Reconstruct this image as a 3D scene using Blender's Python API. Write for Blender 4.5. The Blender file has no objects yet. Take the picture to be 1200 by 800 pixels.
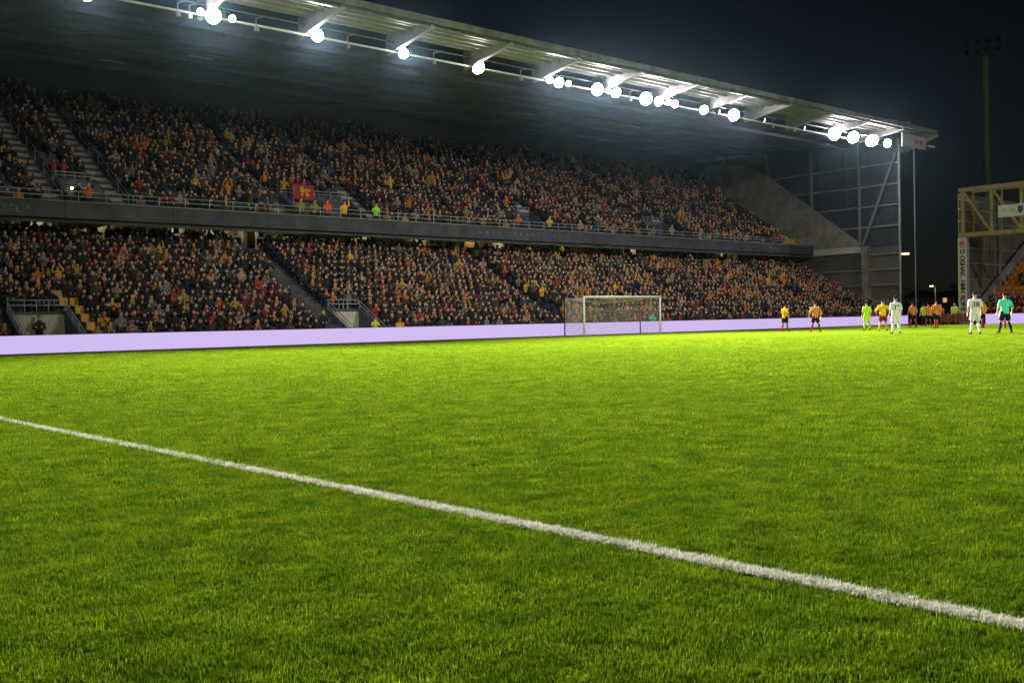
import bpy, bmesh, math, random
import numpy as np
from mathutils import Vector, Matrix
from mathutils.bvhtree import BVHTree

random.seed(7)
rng = np.random.default_rng(7)
SC = bpy.context.scene
COL = SC.collection
PI = math.pi

# ------------------------------------------------------------------ camera
CAM_H = 0.90
F_PX = 1195.0                      # focal length in pixels of the 1200 px wide photograph
ROLL, PITCH, AZ = math.radians(1.24), math.radians(1.02), math.radians(48.9)
fw = Vector((math.cos(AZ) * math.cos(PITCH), math.sin(AZ) * math.cos(PITCH), -math.sin(PITCH)))
rt = Vector((math.sin(AZ), -math.cos(AZ), 0))
up = rt.cross(fw)
RV = rt * math.cos(ROLL) - up * math.sin(ROLL)
UV = up * math.cos(ROLL) + rt * math.sin(ROLL)
CP = Vector((0, 0, CAM_H))
cam = bpy.data.objects.new('camera', bpy.data.cameras.new('camera'))
COL.objects.link(cam)
cam.matrix_world = Matrix(((RV.x, UV.x, -fw.x, 0), (RV.y, UV.y, -fw.y, 0), (RV.z, UV.z, -fw.z, CAM_H), (0, 0, 0, 1)))
cam.data.sensor_width = 36
cam.data.lens = 36 * F_PX / 1200
cam.data.clip_start = 0.05
cam.data.clip_end = 3000
SC.camera = cam


def pix(x, y, axis, val):
    """point where the ray through photograph pixel (x, y) meets the plane axis = val"""
    v = fw + RV * ((x - 600) / F_PX) + UV * ((400 - y) / F_PX)
    return CP + v * ((val - CP[axis]) / v[axis])


# ------------------------------------------------------------------ sky, moon, exposure
world = bpy.data.worlds.new('World')
SC.world = world
world.use_nodes = True
wn = world.node_tree
sky = wn.nodes.new('ShaderNodeTexSky')
sky.sky_type = 'NISHITA'
sky.sun_disc = False
sky.sun_elevation = math.radians(28)
sky.sun_rotation = math.radians(215)
wn.links.new(sky.outputs[0], wn.nodes['Background'].inputs[0])
wn.nodes['Background'].inputs[1].default_value = 0.0011
sl = bpy.data.lights.new('moon', 'SUN')
sl.energy = 0.01
sl.angle = math.radians(0.5)
so = bpy.data.objects.new('moon', sl)
so.rotation_euler = Vector((0.4, 0.75, -0.5)).to_track_quat('-Z', 'Y').to_euler()
COL.objects.link(so)
SC.view_settings.view_transform = 'Standard'
SC.view_settings.look = 'None'
SC.view_settings.exposure = 0
SC.view_settings.gamma = 1
SC.view_settings.use_curve_mapping = False
SC.cycles.use_denoising = True
SC.cycles.max_bounces = 5
SC.cycles.diffuse_bounces = 2
SC.cycles.glossy_bounces = 2
SC.cycles.transmission_bounces = 3
SC.cycles.volume_bounces = 0
SC.cycles.sample_clamp_indirect = 3
SC.cycles.caustics_reflective = False
SC.cycles.caustics_refractive = False
ROOF_WATTS = 62000
OPP_WATTS = 105000

# ------------------------------------------------------------------ materials
MATS = {}


def mat(name, col, rough=0.6, metal=0.0, var=0.2, scale=3.0, bump=0.0, emit=None, estr=0.0):
    if name in MATS:
        return MATS[name]
    m = bpy.data.materials.new(name)
    m.use_nodes = True
    nt = m.node_tree
    b = nt.nodes['Principled BSDF']
    b.inputs['Roughness'].default_value = rough
    b.inputs['Metallic'].default_value = metal
    tc = nt.nodes.new('ShaderNodeNewGeometry')
    nz = nt.nodes.new('ShaderNodeTexNoise')
    nz.inputs['Scale'].default_value = scale
    nz.inputs['Detail'].default_value = 6
    nt.links.new(tc.outputs['Position'], nz.inputs['Vector'])
    mr = nt.nodes.new('ShaderNodeMapRange')
    mr.inputs['From Min'].default_value = 0.3
    mr.inputs['From Max'].default_value = 0.7
    mr.inputs['To Min'].default_value = 1 - var
    mr.inputs['To Max'].default_value = 1 + var
    nt.links.new(nz.outputs[0], mr.inputs[0])
    mx = nt.nodes.new('ShaderNodeVectorMath')
    mx.operation = 'SCALE'
    mx.inputs[0].default_value = col
    nt.links.new(mr.outputs[0], mx.inputs['Scale'])
    nt.links.new(mx.outputs[0], b.inputs['Base Color'])
    if bump:
        bp = nt.nodes.new('ShaderNodeBump')
        bp.inputs['Strength'].default_value = bump
        bp.inputs['Distance'].default_value = 0.02
        nt.links.new(nz.outputs[0], bp.inputs['Height'])
        nt.links.new(bp.outputs[0], b.inputs['Normal'])
    if emit:
        b.inputs['Emission Color'].default_value = (*emit, 1)
        b.inputs['Emission Strength'].default_value = estr
    MATS[name] = m
    return m


def attr_mat(name, rough=0.8):
    m = bpy.data.materials.new(name)
    m.use_nodes = True
    nt = m.node_tree
    b = nt.nodes['Principled BSDF']
    b.inputs['Roughness'].default_value = rough
    a = nt.nodes.new('ShaderNodeAttribute')
    a.attribute_name = 'col'
    nt.links.new(a.outputs['Color'], b.inputs['Base Color'])
    return m


M_crowd = attr_mat('crowd_cloth')
M_conc = mat('concrete', (0.19, 0.18, 0.165), 0.9, var=0.35, scale=1.3, bump=0.3)
M_dconc = mat('dark_concrete', (0.075, 0.075, 0.078), 0.9, var=0.35, scale=1.1, bump=0.3)
M_fascia = mat('fascia_paint', (0.035, 0.04, 0.05), 0.7, var=0.45, scale=0.9)
M_cream = mat('cream_wall', (0.40, 0.34, 0.24), 0.8, var=0.2)
M_steel = mat('galvanised_steel', (0.30, 0.31, 0.32), 0.5, 0.5, var=0.25)
M_rail = mat('rail_steel', (0.33, 0.35, 0.37), 0.45, 0.4, var=0.2)
M_bluerail = mat('slate_wall', (0.05, 0.06, 0.085), 0.7, var=0.3)
M_rafter = mat('rafter_paint', (0.43, 0.40, 0.42), 0.5, 0.0, var=0.15)
M_sheet = mat('roof_sheet', (0.48, 0.43, 0.46), 0.45, 0.2, var=0.3, scale=0.7)
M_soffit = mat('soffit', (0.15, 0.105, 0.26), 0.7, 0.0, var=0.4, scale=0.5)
M_clad = mat('wall_cladding', (0.042, 0.047, 0.062), 0.6, 0.1, var=0.3, scale=0.6)
M_brown = mat('brown_cladding', (0.10, 0.092, 0.075), 0.7, 0.0, var=0.3, scale=0.6)
M_yellow = mat('yellow_steel', (0.22, 0.165, 0.065), 0.5, 0.0, var=0.25)
M_white = mat('white_paint', (0.75, 0.75, 0.73), 0.4, var=0.05)
M_banner = mat('banner_white', (0.42, 0.41, 0.40), 0.6, var=0.15)
M_ink = mat('dark_ink', (0.02, 0.02, 0.025), 0.6)
M_redink = mat('red_ink', (0.35, 0.05, 0.03), 0.6)
M_net = mat('net_cord', (0.66, 0.62, 0.50), 0.7)
M_black = mat('black_metal', (0.015, 0.015, 0.018), 0.5)
M_seatd = mat('navy_seat', (0.014, 0.018, 0.04), 0.5)
M_seaty = mat('yellow_seat', (0.50, 0.26, 0.02), 0.5, var=0.2)
M_seato = mat('orange_seat', (0.55, 0.20, 0.03), 0.45, var=0.3, scale=1.5)
M_led = mat('led_screen', (0.05, 0.05, 0.06), 0.4, emit=(0.60, 0.46, 0.84), estr=1.0)
M_lens = mat('floodlight_lens', (0.8, 0.8, 0.8), 0.3, emit=(1.0, 0.98, 0.95), estr=130.0)
M_lensdim = mat('floodlight_lens_oblique', (0.8, 0.8, 0.8), 0.3, emit=(1.0, 0.97, 0.92), estr=6.0)
M_lensoff = mat('unlit_lens', (0.10, 0.12, 0.13), 0.2, var=0.1)
M_tube = mat('fluorescent_tube', (0.8, 0.8, 0.7), 0.4, emit=(1.0, 0.86, 0.60), estr=14.0)
M_tubey = mat('warm_tube', (0.8, 0.7, 0.4), 0.4, emit=(1.0, 0.62, 0.16), estr=14.0)
M_flagred = mat('flag_red', (0.35, 0.02, 0.02), 0.8)
M_flagyel = mat('flag_yellow', (0.60, 0.36, 0.03), 0.8)
M_asphalt = mat('asphalt', (0.03, 0.03, 0.032), 0.9, var=0.3, bump=0.2)
M_brick = mat('house_brick', (0.20, 0.13, 0.09), 0.9)
M_roof = mat('house_roof', (0.035, 0.03, 0.03), 0.8)
M_window = mat('dark_window', (0.02, 0.02, 0.03), 0.2)
M_winlit = mat('lit_window', (0.3, 0.2, 0.1), 0.4, emit=(1.0, 0.50, 0.15), estr=0.8)
M_street = mat('street_bulb', (0.8, 0.6, 0.3), 0.4, emit=(1.0, 0.60, 0.25), estr=14.0)
M_barred = mat('barrier_red', (0.17, 0.03, 0.02), 0.6)


# ------------------------------------------------------------------ mesh builder
class MB:
    def __init__(s):
        s.v, s.f = [], []

    def add(s, vs, fs):
        o = len(s.v)
        s.v += [tuple(p) for p in vs]
        s.f += [tuple(i + o for i in q) for q in fs]
        return s

    def box(s, x0, x1, y0, y1, z0, z1):
        return s.add([(x0, y0, z0), (x1, y0, z0), (x1, y1, z0), (x0, y1, z0), (x0, y0, z1), (x1, y0, z1), (x1, y1, z1), (x0, y1, z1)],
                     [(0, 3, 2, 1), (4, 5, 6, 7), (0, 1, 5, 4), (1, 2, 6, 5), (2, 3, 7, 6), (3, 0, 4, 7)])

    def prism_x(s, prof, x0, x1):
        n = len(prof)
        vs = [(x0, y, z) for y, z in prof] + [(x1, y, z) for y, z in prof]
        fs = [(i, (i + 1) % n, n + (i + 1) % n, n + i) for i in range(n)]
        return s.add(vs, fs + [tuple(range(n))[::-1], tuple(range(n, 2 * n))])

    def prism_y(s, prof, y0, y1):
        n = len(prof)
        vs = [(x, y0, z) for x, z in prof] + [(x, y1, z) for x, z in prof]
        fs = [(i, n + i, n + (i + 1) % n, (i + 1) % n) for i in range(n)]
        return s.add(vs, fs + [tuple(range(n)), tuple(range(n, 2 * n))[::-1]])

    def tube(s, p, q, r, r2=None, n=8, caps=True):
        p, q = Vector(p), Vector(q)
        d = (q - p).normalized()
        a = d.orthogonal().normalized()
        b = d.cross(a)
        r2 = r if r2 is None else r2
        vs = [p + (a * math.cos(2 * PI * i / n) + b * math.sin(2 * PI * i / n)) * r for i in range(n)]
        vs += [q + (a * math.cos(2 * PI * i / n) + b * math.sin(2 * PI * i / n)) * r2 for i in range(n)]
        fs = [(i, (i + 1) % n, n + (i + 1) % n, n + i) for i in range(n)]
        if caps:
            fs += [tuple(range(n))[::-1], tuple(range(n, 2 * n))]
        return s.add(vs, fs)

    def beam(s, p, q, w, h, upv=(0, 0, 1)):
        p, q = Vector(p), Vector(q)
        d = (q - p).normalized()
        a = d.cross(Vector(upv)).normalized()
        b = a.cross(d)
        vs = [e + a * (i * w / 2) + b * (j * h / 2) for e in (p, q) for i, j in ((-1, -1), (1, -1), (1, 1), (-1, 1))]
        return s.add(vs, [(0, 1, 2, 3), (7, 6, 5, 4), (0, 4, 5, 1), (1, 5, 6, 2), (2, 6, 7, 3), (3, 7, 4, 0)])

    def ball(s, c, r, n=10, m=6):
        c = Vector(c)
        rx, ry, rz = r if hasattr(r, '__len__') else (r, r, r)
        vs = [c + Vector((0, 0, -rz))]
        for j in range(1, m):
            t = -PI / 2 + PI * j / m
            vs += [c + Vector((rx * math.cos(t) * math.cos(2 * PI * i / n), ry * math.cos(t) * math.sin(2 * PI * i / n), rz * math.sin(t))) for i in range(n)]
        vs.append(c + Vector((0, 0, rz)))
        fs = [(0, 1 + (i + 1) % n, 1 + i) for i in range(n)]
        for j in range(m - 2):
            fs += [(1 + j * n + i, 1 + j * n + (i + 1) % n, 1 + (j + 1) * n + (i + 1) % n, 1 + (j + 1) * n + i) for i in range(n)]
        L = len(vs) - 1
        fs += [(L, 1 + (m - 2) * n + i, 1 + (m - 2) * n + (i + 1) % n) for i in range(n)]
        return s.add(vs, fs)

    def mesh(s, name, m=None):
        me = bpy.data.meshes.new(name)
        me.from_pydata(s.v, [], s.f)
        if m:
            me.materials.append(m)
        return me

    def build(s, name, m, parent=None, smooth=False):
        o = bpy.data.objects.new(name, s.mesh(name, m))
        COL.objects.link(o)
        if parent:
            o.parent = parent
        if smooth:
            o.data.polygons.foreach_set('use_smooth', [True] * len(o.data.polygons))
        return o


def tag(o, label=None, cat=None, group=None, kind=None):
    for k, v in (('label', label), ('category', cat), ('group', group), ('kind', kind)):
        if v:
            o[k] = v
    return o


def empty(name, label=None, cat=None, group=None, loc=(0, 0, 0)):
    o = bpy.data.objects.new(name, None)
    COL.objects.link(o)
    o.location = loc
    return tag(o, label, cat, group)


def inst(name, me, parent=None, loc=(0, 0, 0), rot=(0, 0, 0), scale=(1, 1, 1)):
    o = bpy.data.objects.new(name, me)
    COL.objects.link(o)
    o.location, o.rotation_euler, o.scale = loc, rot, scale
    if parent:
        o.parent = parent
    return o


def text_mesh(s, size, m, depth=0.004, align='CENTER', bold=0.0):
    cu = bpy.data.curves.new('lettering', 'FONT')
    cu.body = s
    cu.size = size
    cu.extrude = depth
    cu.align_x = align
    cu.offset = bold
    cu.align_y = 'CENTER'
    ob = bpy.data.objects.new('lettering', cu)
    COL.objects.link(ob)
    bpy.context.view_layer.update()
    me = bpy.data.meshes.new_from_object(ob.evaluated_get(bpy.context.evaluated_depsgraph_get()))
    bpy.data.objects.remove(ob)
    me.materials.clear()
    me.materials.append(m)
    return me


# ------------------------------------------------------------------ ground and pitch
def grass_nodes(m, base, dark, light, blade=False):
    nt = m.node_tree
    b = nt.nodes['Principled BSDF']
    b.inputs['Roughness'].default_value = 0.65
    b.inputs['Specular IOR Level'].default_value = 0.0
    g = nt.nodes.new('ShaderNodeNewGeometry')

    def noise(sc, det=4):
        n = nt.nodes.new('ShaderNodeTexNoise')
        n.inputs['Scale'].default_value = sc
        n.inputs['Detail'].default_value = det
        nt.links.new(g.outputs['Position'], n.inputs['Vector'])
        return n

    def ramp(src, lo, hi, a, c):
        r = nt.nodes.new('ShaderNodeMapRange')
        for i, v in enumerate((lo, hi, a, c)):
            r.inputs[1 + i].default_value = v
        nt.links.new(src, r.inputs[0])
        return r.outputs[0]

    big, mid, fine = noise(0.13, 3), noise(1.7 if not blade else 4.5, 5), noise(14 if not blade else 60, 3)
    f1 = ramp(big.outputs[0], 0.3, 0.7, 0.0, 1.0)
    mx = nt.nodes.new('ShaderNodeMix')
    mx.data_type = 'RGBA'
    nt.links.new(f1, mx.inputs[0])
    mx.inputs[6].default_value = (*base, 1)
    mx.inputs[7].default_value = (*light, 1)
    mx2 = nt.nodes.new('ShaderNodeMix')
    mx2.data_type = 'RGBA'
    nt.links.new(ramp(mid.outputs[0], 0.36, 0.66, 0.75 if not blade else 1.0, 0.0), mx2.inputs[0])
    nt.links.new(mx.outputs[2], mx2.inputs[6])
    mx2.inputs[7].default_value = (*dark, 1)
    sc = nt.nodes.new('ShaderNodeVectorMath')
    sc.operation = 'SCALE'
    nt.links.new(mx2.outputs[2], sc.inputs[0])
    nt.links.new(ramp(fine.outputs[0], 0.3, 0.7, 0.62, 1.38), sc.inputs['Scale'])
    out = sc.outputs[0]
    if blade:
        oi = nt.nodes.new('ShaderNodeObjectInfo')
        s2 = nt.nodes.new('ShaderNodeVectorMath')
        s2.operation = 'SCALE'
        nt.links.new(out, s2.inputs[0])
        nt.links.new(ramp(oi.outputs['Random'], 0, 1, 0.7, 1.3), s2.inputs['Scale'])
        out = s2.outputs[0]
    nt.links.new(out, b.inputs['Base Color'])
    if blade:
        tl = nt.nodes.new('ShaderNodeBsdfTranslucent')
        hv = nt.nodes.new('ShaderNodeVectorMath')
        hv.operation = 'SCALE'
        hv.inputs['Scale'].default_value = 0.72
        nt.links.new(out, hv.inputs[0])
        nt.links.new(hv.outputs[0], tl.inputs['Color'])
        ms = nt.nodes.new('ShaderNodeAddShader')
        nt.links.new(b.outputs[0], ms.inputs[0])
        nt.links.new(tl.outputs[0], ms.inputs[1])
        nt.links.new(ms.outputs[0], nt.nodes['Material Output'].inputs['Surface'])
    if not blade:
        bp = nt.nodes.new('ShaderNodeBump')
        bp.inputs['Strength'].default_value = 0.6
        bp.inputs['Distance'].default_value = 0.03
        nt.links.new(fine.outputs[0], bp.inputs['Height'])
        nt.links.new(bp.outputs[0], b.inputs['Normal'])


G_BASE, G_DARK, G_LIGHT = (0.106, 0.154, 0.006), (0.058, 0.106, 0.005), (0.126, 0.168, 0.007)
M_turf = bpy.data.materials.new('turf')
M_turf.use_nodes = True
grass_nodes(M_turf, tuple(c * .74 for c in G_BASE), tuple(c * .74 for c in G_DARK), tuple(c * .74 for c in G_LIGHT))
M_blade = bpy.data.materials.new('grass_blade')
M_blade.use_nodes = True
grass_nodes(M_blade, G_BASE, G_DARK, G_LIGHT, True)
M_chalk = mat('line_paint', (0.62, 0.62, 0.58), 0.8, var=0.18, scale=25, bump=0.3)
M_wblade = mat('painted_grass_blade', (0.50, 0.48, 0.38), 0.8, var=0.35, scale=60)
_nt = M_wblade.node_tree
_tl = _nt.nodes.new('ShaderNodeBsdfTranslucent')
_tl.inputs['Color'].default_value = (.26, .26, .21, 1)
_ad = _nt.nodes.new('ShaderNodeAddShader')
_nt.links.new(_nt.nodes['Principled BSDF'].outputs[0], _ad.inputs[0])
_nt.links.new(_tl.outputs[0], _ad.inputs[1])
_nt.links.new(_ad.outputs[0], _nt.nodes['Material Output'].inputs['Surface'])

tag(MB().add([(-900, -900, -0.06), (900, -900, -0.06), (900, 900, -0.06), (-900, 900, -0.06)], [(0, 1, 2, 3)]).build('ground', M_asphalt),
    'dark asphalt ground around the pitch', None, None, 'structure')
tag(MB().box(-30, 82.4, -60, 48.35, -0.3, 0).build('pitch', M_turf), 'green grass football pitch', None, None, 'structure')
LINE_X = 3.0
tag(MB().add([(LINE_X - .04, -60, .004), (LINE_X + .04, -60, .004), (LINE_X + .04, 46.5, .004), (LINE_X - .04, 46.5, .004)], [(0, 1, 2, 3)]).build('touch_line', M_chalk),
    'white painted touchline running across the grass', None, None, 'structure')
GOAL_Y = 46.4
tag(MB().add([(LINE_X + .06, GOAL_Y - .06, .004), (80.6, GOAL_Y - .06, .004), (80.6, GOAL_Y + .06, .004), (LINE_X + .06, GOAL_Y + .06, .004)], [(0, 1, 2, 3)]).build('goal_line', M_chalk),
    'white painted goal line under the goal', None, None, 'structure')


# grass tufts, instanced by geometry nodes ("stuff")
def tuft(name, n, size, h, w, m):
    mb = MB()
    for _ in range(n):
        x, y = random.uniform(-size / 2, size / 2), random.uniform(-size / 2, size / 2)
        a = random.uniform(0, 2 * PI)
        hh = h * random.uniform(0.55, 1.2)
        ln = hh * random.uniform(0.25, 1.35)
        dx, dy = math.cos(a), math.sin(a)
        px, py = -dy * w / 2, dx * w / 2
        mb.add([(x - px, y - py, -.003), (x + px, y + py, -.003),
                (x + dx * ln * .4 + px * .8, y + dy * ln * .4 + py * .8, hh * .6), (x + dx * ln * .4 - px * .8, y + dy * ln * .4 - py * .8, hh * .6),
                (x + dx * ln, y + dy * ln, hh)], [(0, 1, 2, 3), (3, 2, 4)])
    return bpy.data.objects.new(name, mb.mesh(name, m))


def scatter(name, pts, objs, label, smin=0.8, smax=1.25):
    co = bpy.data.collections.new(name + '_kinds')
    for o in objs:
        co.objects.link(o)
    me = bpy.data.meshes.new(name)
    me.vertices.add(len(pts))
    me.vertices.foreach_set('co', np.asarray(pts, dtype=np.float32).ravel())
    ob = bpy.data.objects.new(name, me)
    COL.objects.link(ob)
    ng = bpy.data.node_groups.new(name, 'GeometryNodeTree')
    ng.interface.new_socket('Geometry', in_out='INPUT', socket_type='NodeSocketGeometry')
    ng.interface.new_socket('Geometry', in_out='OUTPUT', socket_type='NodeSocketGeometry')
    N = ng.nodes
    gi, go = N.new('NodeGroupInput'), N.new('NodeGroupOutput')
    ip = N.new('GeometryNodeInstanceOnPoints')
    ci = N.new('GeometryNodeCollectionInfo')
    ci.inputs['Collection'].default_value = co
    ci.inputs['Separate Children'].default_value = True
    ci.inputs['Reset Children'].default_value = True
    rr = N.new('FunctionNodeRandomValue')
    rr.data_type = 'FLOAT_VECTOR'
    rr.inputs[0].default_value = (-.06, -.06, 0)
    rr.inputs[1].default_value = (.06, .06, 6.283)
    rs = N.new('FunctionNodeRandomValue')
    rs.data_type = 'FLOAT'
    rs.inputs[2].default_value = smin
    rs.inputs[3].default_value = smax
    ng.links.new(gi.outputs[0], ip.inputs['Points'])
    ng.links.new(ci.outputs[0], ip.inputs['Instance'])
    ip.inputs['Pick Instance'].default_value = True
    ng.links.new(rr.outputs[0], ip.inputs['Rotation'])
    ng.links.new(rs.outputs[1], ip.inputs['Scale'])
    ng.links.new(ip.outputs[0], go.inputs[0])
    md = ob.modifiers.new('scatter', 'NODES')
    md.node_group = ng
    tag(ob, label, 'grass', None, 'stuff')
    return ob


def wedge(r0, r1, step, fade_in=0.0, fade_out=0.0, half=0.66):
    """jittered grid of points in a wedge in front of the camera, thinning out over the fade zones"""
    g = np.arange(-r1, r1 + step, step)
    gx, gy = np.meshgrid(g, g)
    p = np.stack([gx.ravel(), gy.ravel()], 1)
    p = p + rng.uniform(-.5 * step, .5 * step, p.shape)
    r = np.hypot(p[:, 0], p[:, 1])
    da = (np.arctan2(p[:, 1], p[:, 0]) - AZ + PI) % (2 * PI) - PI
    u = rng.uniform(0, 1, len(r))
    ok = (r > r0) & (r < r1) & (np.abs(da) < half) & (np.abs(p[:, 0] - LINE_X) > 0.055)
    if fade_in:
        ok &= (r - r0) / fade_in > u
    if fade_out:
        ok &= (r1 - r) / fade_out > u
    p = p[ok]
    return np.concatenate([p, np.zeros((len(p), 1))], 1)


near = [tuft('tuft', 140, .13, .0170, .0027, M_blade) for _ in range(6)]
mid = [tuft('tuft_mid', 110, .24, .0205, .0046, M_blade) for _ in range(5)]
far = [tuft('tuft_far', 110, .5, .024, .010, M_blade) for _ in range(4)]
scatter('near_grass', wedge(1.2, 8.5, .068, 0, 3.5), near, 'short grass blades of the pitch close to the touchline')
scatter('middle_grass', wedge(4.5, 19, .125, 3.5, 7), mid, 'short grass blades beyond the touchline')
scatter('distant_grass', wedge(11, 47, .27, 7, 12), far, 'short grass blades in the middle of the pitch')
wl = [tuft('white_tuft', 30, .045, .0185, .0032, M_wblade) for _ in range(4)]
wp = []
for y0, y1, st_ in ((0.2, 6, .024), (6, 24, .045)):
    gy, gx = np.meshgrid(np.arange(y0, y1, st_), (-.03, -.01, .01, .03))
    n = gy.size
    wp.append(np.stack([LINE_X + gx.ravel() + rng.uniform(-.008, .008, n), gy.ravel() + rng.uniform(-.5, .5, n) * st_, np.zeros(n)], 1))
scatter('line_grass', np.concatenate(wp), wl, 'grass blades painted white along the touchline')

# ------------------------------------------------------------------ main grandstand
XE = 93.0                           # end wall
X0 = -6.0                           # far end out of the picture
LY, LZ, LN, LD, LR = 49.9, 0.20, 15, 0.80, 0.42    # lower tier: first row front, floor, rows, depth, rise
UY, UZ, UN, UD, UR = 58.6, 7.55, 19, 0.80, 0.49    # upper tier
stand = empty('grandstand', 'two tier grandstand packed with spectators under a cantilever roof', 'grandstand')
L_VOM = [(14.0, 16.7), (31.7, 33.9)]               # lower openings
L_VROWS = 4
U_VOM = [(19.1, 21.3), (33.5, 38.7), (53.6, 56.0), (69.8, 72.6)]
U_VROWS = 4
U_STAIR = [18.3, 22.0, 32.7, 39.5, 53.0, 56.6, 69.2, 73.2]
L_STAIR = [13.4, 31.1, 48.6, 66.0, 83.0]


def steps(name, y0, z0, n, dep, rise, voms, vrows, m):
    cuts = sorted({X0, XE - .1} | {v for a in voms for v in a})
    mb = MB()
    for a, b in zip(cuts[:-1], cuts[1:]):
        first = vrows if any(abs(a - v[0]) < .01 for v in voms) else 0
        prof = [(y0 + first * dep, z0 + first * rise - .6)]
        for i in range(first, n):
            prof += [(y0 + i * dep, z0 + i * rise), (y0 + (i + 1) * dep, z0 + i * rise)]
        yb = y0 + n * dep
        prof += [(yb, z0 + (n - 1) * rise - .6)]
        mb.prism_x(prof, a, b)
    return mb.build(name, m, stand)


steps('lower_terrace', LY, LZ, LN, LD, LR, L_VOM, L_VROWS, M_dconc)
steps('upper_terrace', UY, UZ, UN, UD, UR, U_VOM, U_VROWS, M_dconc)

# stair flights: small treads, two to a row
def flight(x, wid, y0, z0, n, dep, rise, m):
    mb = MB()
    for i in range(n):
        y, z = y0 + i * dep, z0 + i * rise
        mb.box(x - wid / 2, x + wid / 2, y - dep * .5, y, z - rise + .01, z - rise * .5)
        mb.box(x - wid / 2, x + wid / 2, y, y + dep * .5, z + .004, z + .03)
    return mb.build('stair', m, stand)


for x in U_STAIR:
    flight(x, 0.95, UY + UD, UZ + UR, UN - 1, UD, UR, mat('stair_concrete', (.34, .32, .29), .9, var=.25))
    mb = MB()
    xr = x + .55
    for j in (0, 1):
        mb.tube((xr, UY + 1.2, UZ + UR + .95 - .35 * j), (xr, UY + UN * UD - .6, UZ + (UN - .9) * UR + .95 - .35 * j), .022, n=5)
    for i in range(1, UN, 2):
        mb.tube((xr, UY + i * UD + .3, UZ + i * UR), (xr, UY + i * UD + .3, UZ + i * UR + .95), .02, n=5)
    if x < 25:
        mb.build('hand_rail', M_rail, stand)
for x in L_STAIR:
    f0 = L_VROWS if any(a - 1 < x < b for a, b in L_VOM) else 1
    flight(x, 0.95, LY + f0 * LD, LZ + f0 * LR, LN - f0, LD, LR, M_dconc)

# fascia of the upper tier
FY = 58.2
n_f = 16
for i in range(n_f):
    a = X0 + (91.9 - X0) * i / n_f
    b = X0 + (91.9 - X0) * (i + 1) / n_f
    MB().prism_x([(FY, 7.20), (FY + .35, 7.12), (FY + .35, 8.02), (FY, 8.08)], a + .012, b - .012).build('fascia_panel', M_fascia, stand)
MB().box(X0, 91.9, FY - .06, FY + .4, 8.085, 8.15).build('ledge', M_conc, stand)
for i in range(n_f):
    a = X0 + (91.9 - X0) * i / n_f + .02
    b = X0 + (91.9 - X0) * (i + 1) / n_f - .02
    mb = MB()
    for z in (8.42, 8.68):
        mb.tube((a, FY + .1, z), (b, FY + .1, z), .024, n=6)
    k = 4
    for j in range(k):
        x = a + (b - a) * (j + .5) / k
        mb.tube((x, FY + .1, 8.14), (x, FY + .1, 8.70), .02, n=6)
    mb.build('guard_rail', M_rail, stand)
MB().box(X0, XE - .1, FY + .36, UY + .02, 7.0, 7.56).build('tier_slab', M_dconc, stand)
# underside of the upper tier
MB().prism_x([(FY + .4, 7.0), (63.0, 8.4), (63.0, 8.6), (FY + .4, 7.2)], X0, XE - .1).build('tier_soffit', M_dconc, stand)

# worn white letters on the fascia
for tx, x, z, s in (('K', 14.9, 7.62, .5), ('V', 15.4, 7.62, .5), ('E', 15.75, 7.62, .4), ('L', 16.05, 7.55, .5), ('R', 16.6, 7.64, .5),
                    *[(c, 47.9 + .62 * i + (i > 3) * .9 + (i > 8) * 1.1, 7.68, .42) for i, c in enumerate('nmkvmecelenv')], ('M', 84.5, 7.6, .5), ('k', 85.3, 7.6, .5), ('n', 87.8, 7.6, .5)):
    inst('lettering', text_mesh(tx, s, mat('worn_letter', (0.16, 0.18, 0.20), .8, var=.8, scale=6)), stand, (x, FY - .012, z), (PI / 2, 0, 0))

# lower tier: back concourse, lit
MB().box(X0, XE - 3, 65.2, 65.4, 3, 8.9).build('concourse_wall', M_cream, stand)
MB().box(X0, XE - .2, LY + LN * LD, 65.2, 5.9, 6.08).build('concourse_floor', M_dconc, stand)
for i, x in enumerate((9.5, 15.2, 18.9, 22.5, 27.5, 30.5, 33.0, 36.2, 40.2, 42.0, 47.5, 52.6, 55.7, 59.5, 63.6, 72.2, 81.5, 86)):
    y = 64.7
    z = 7.70
    MB().tube((x - .55, y, z), (x + .55, y, z), .05, n=8).build('light_tube', M_tubey if x in (59.5, 52.6, 63.6) else M_tube, stand)
for x in np.arange(2, 92, 6.05):
    MB().box(x - .3, x + .3, 63.6, 64.1, 5.8, 8.7).build('concourse_column', M_cream, stand)

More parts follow.
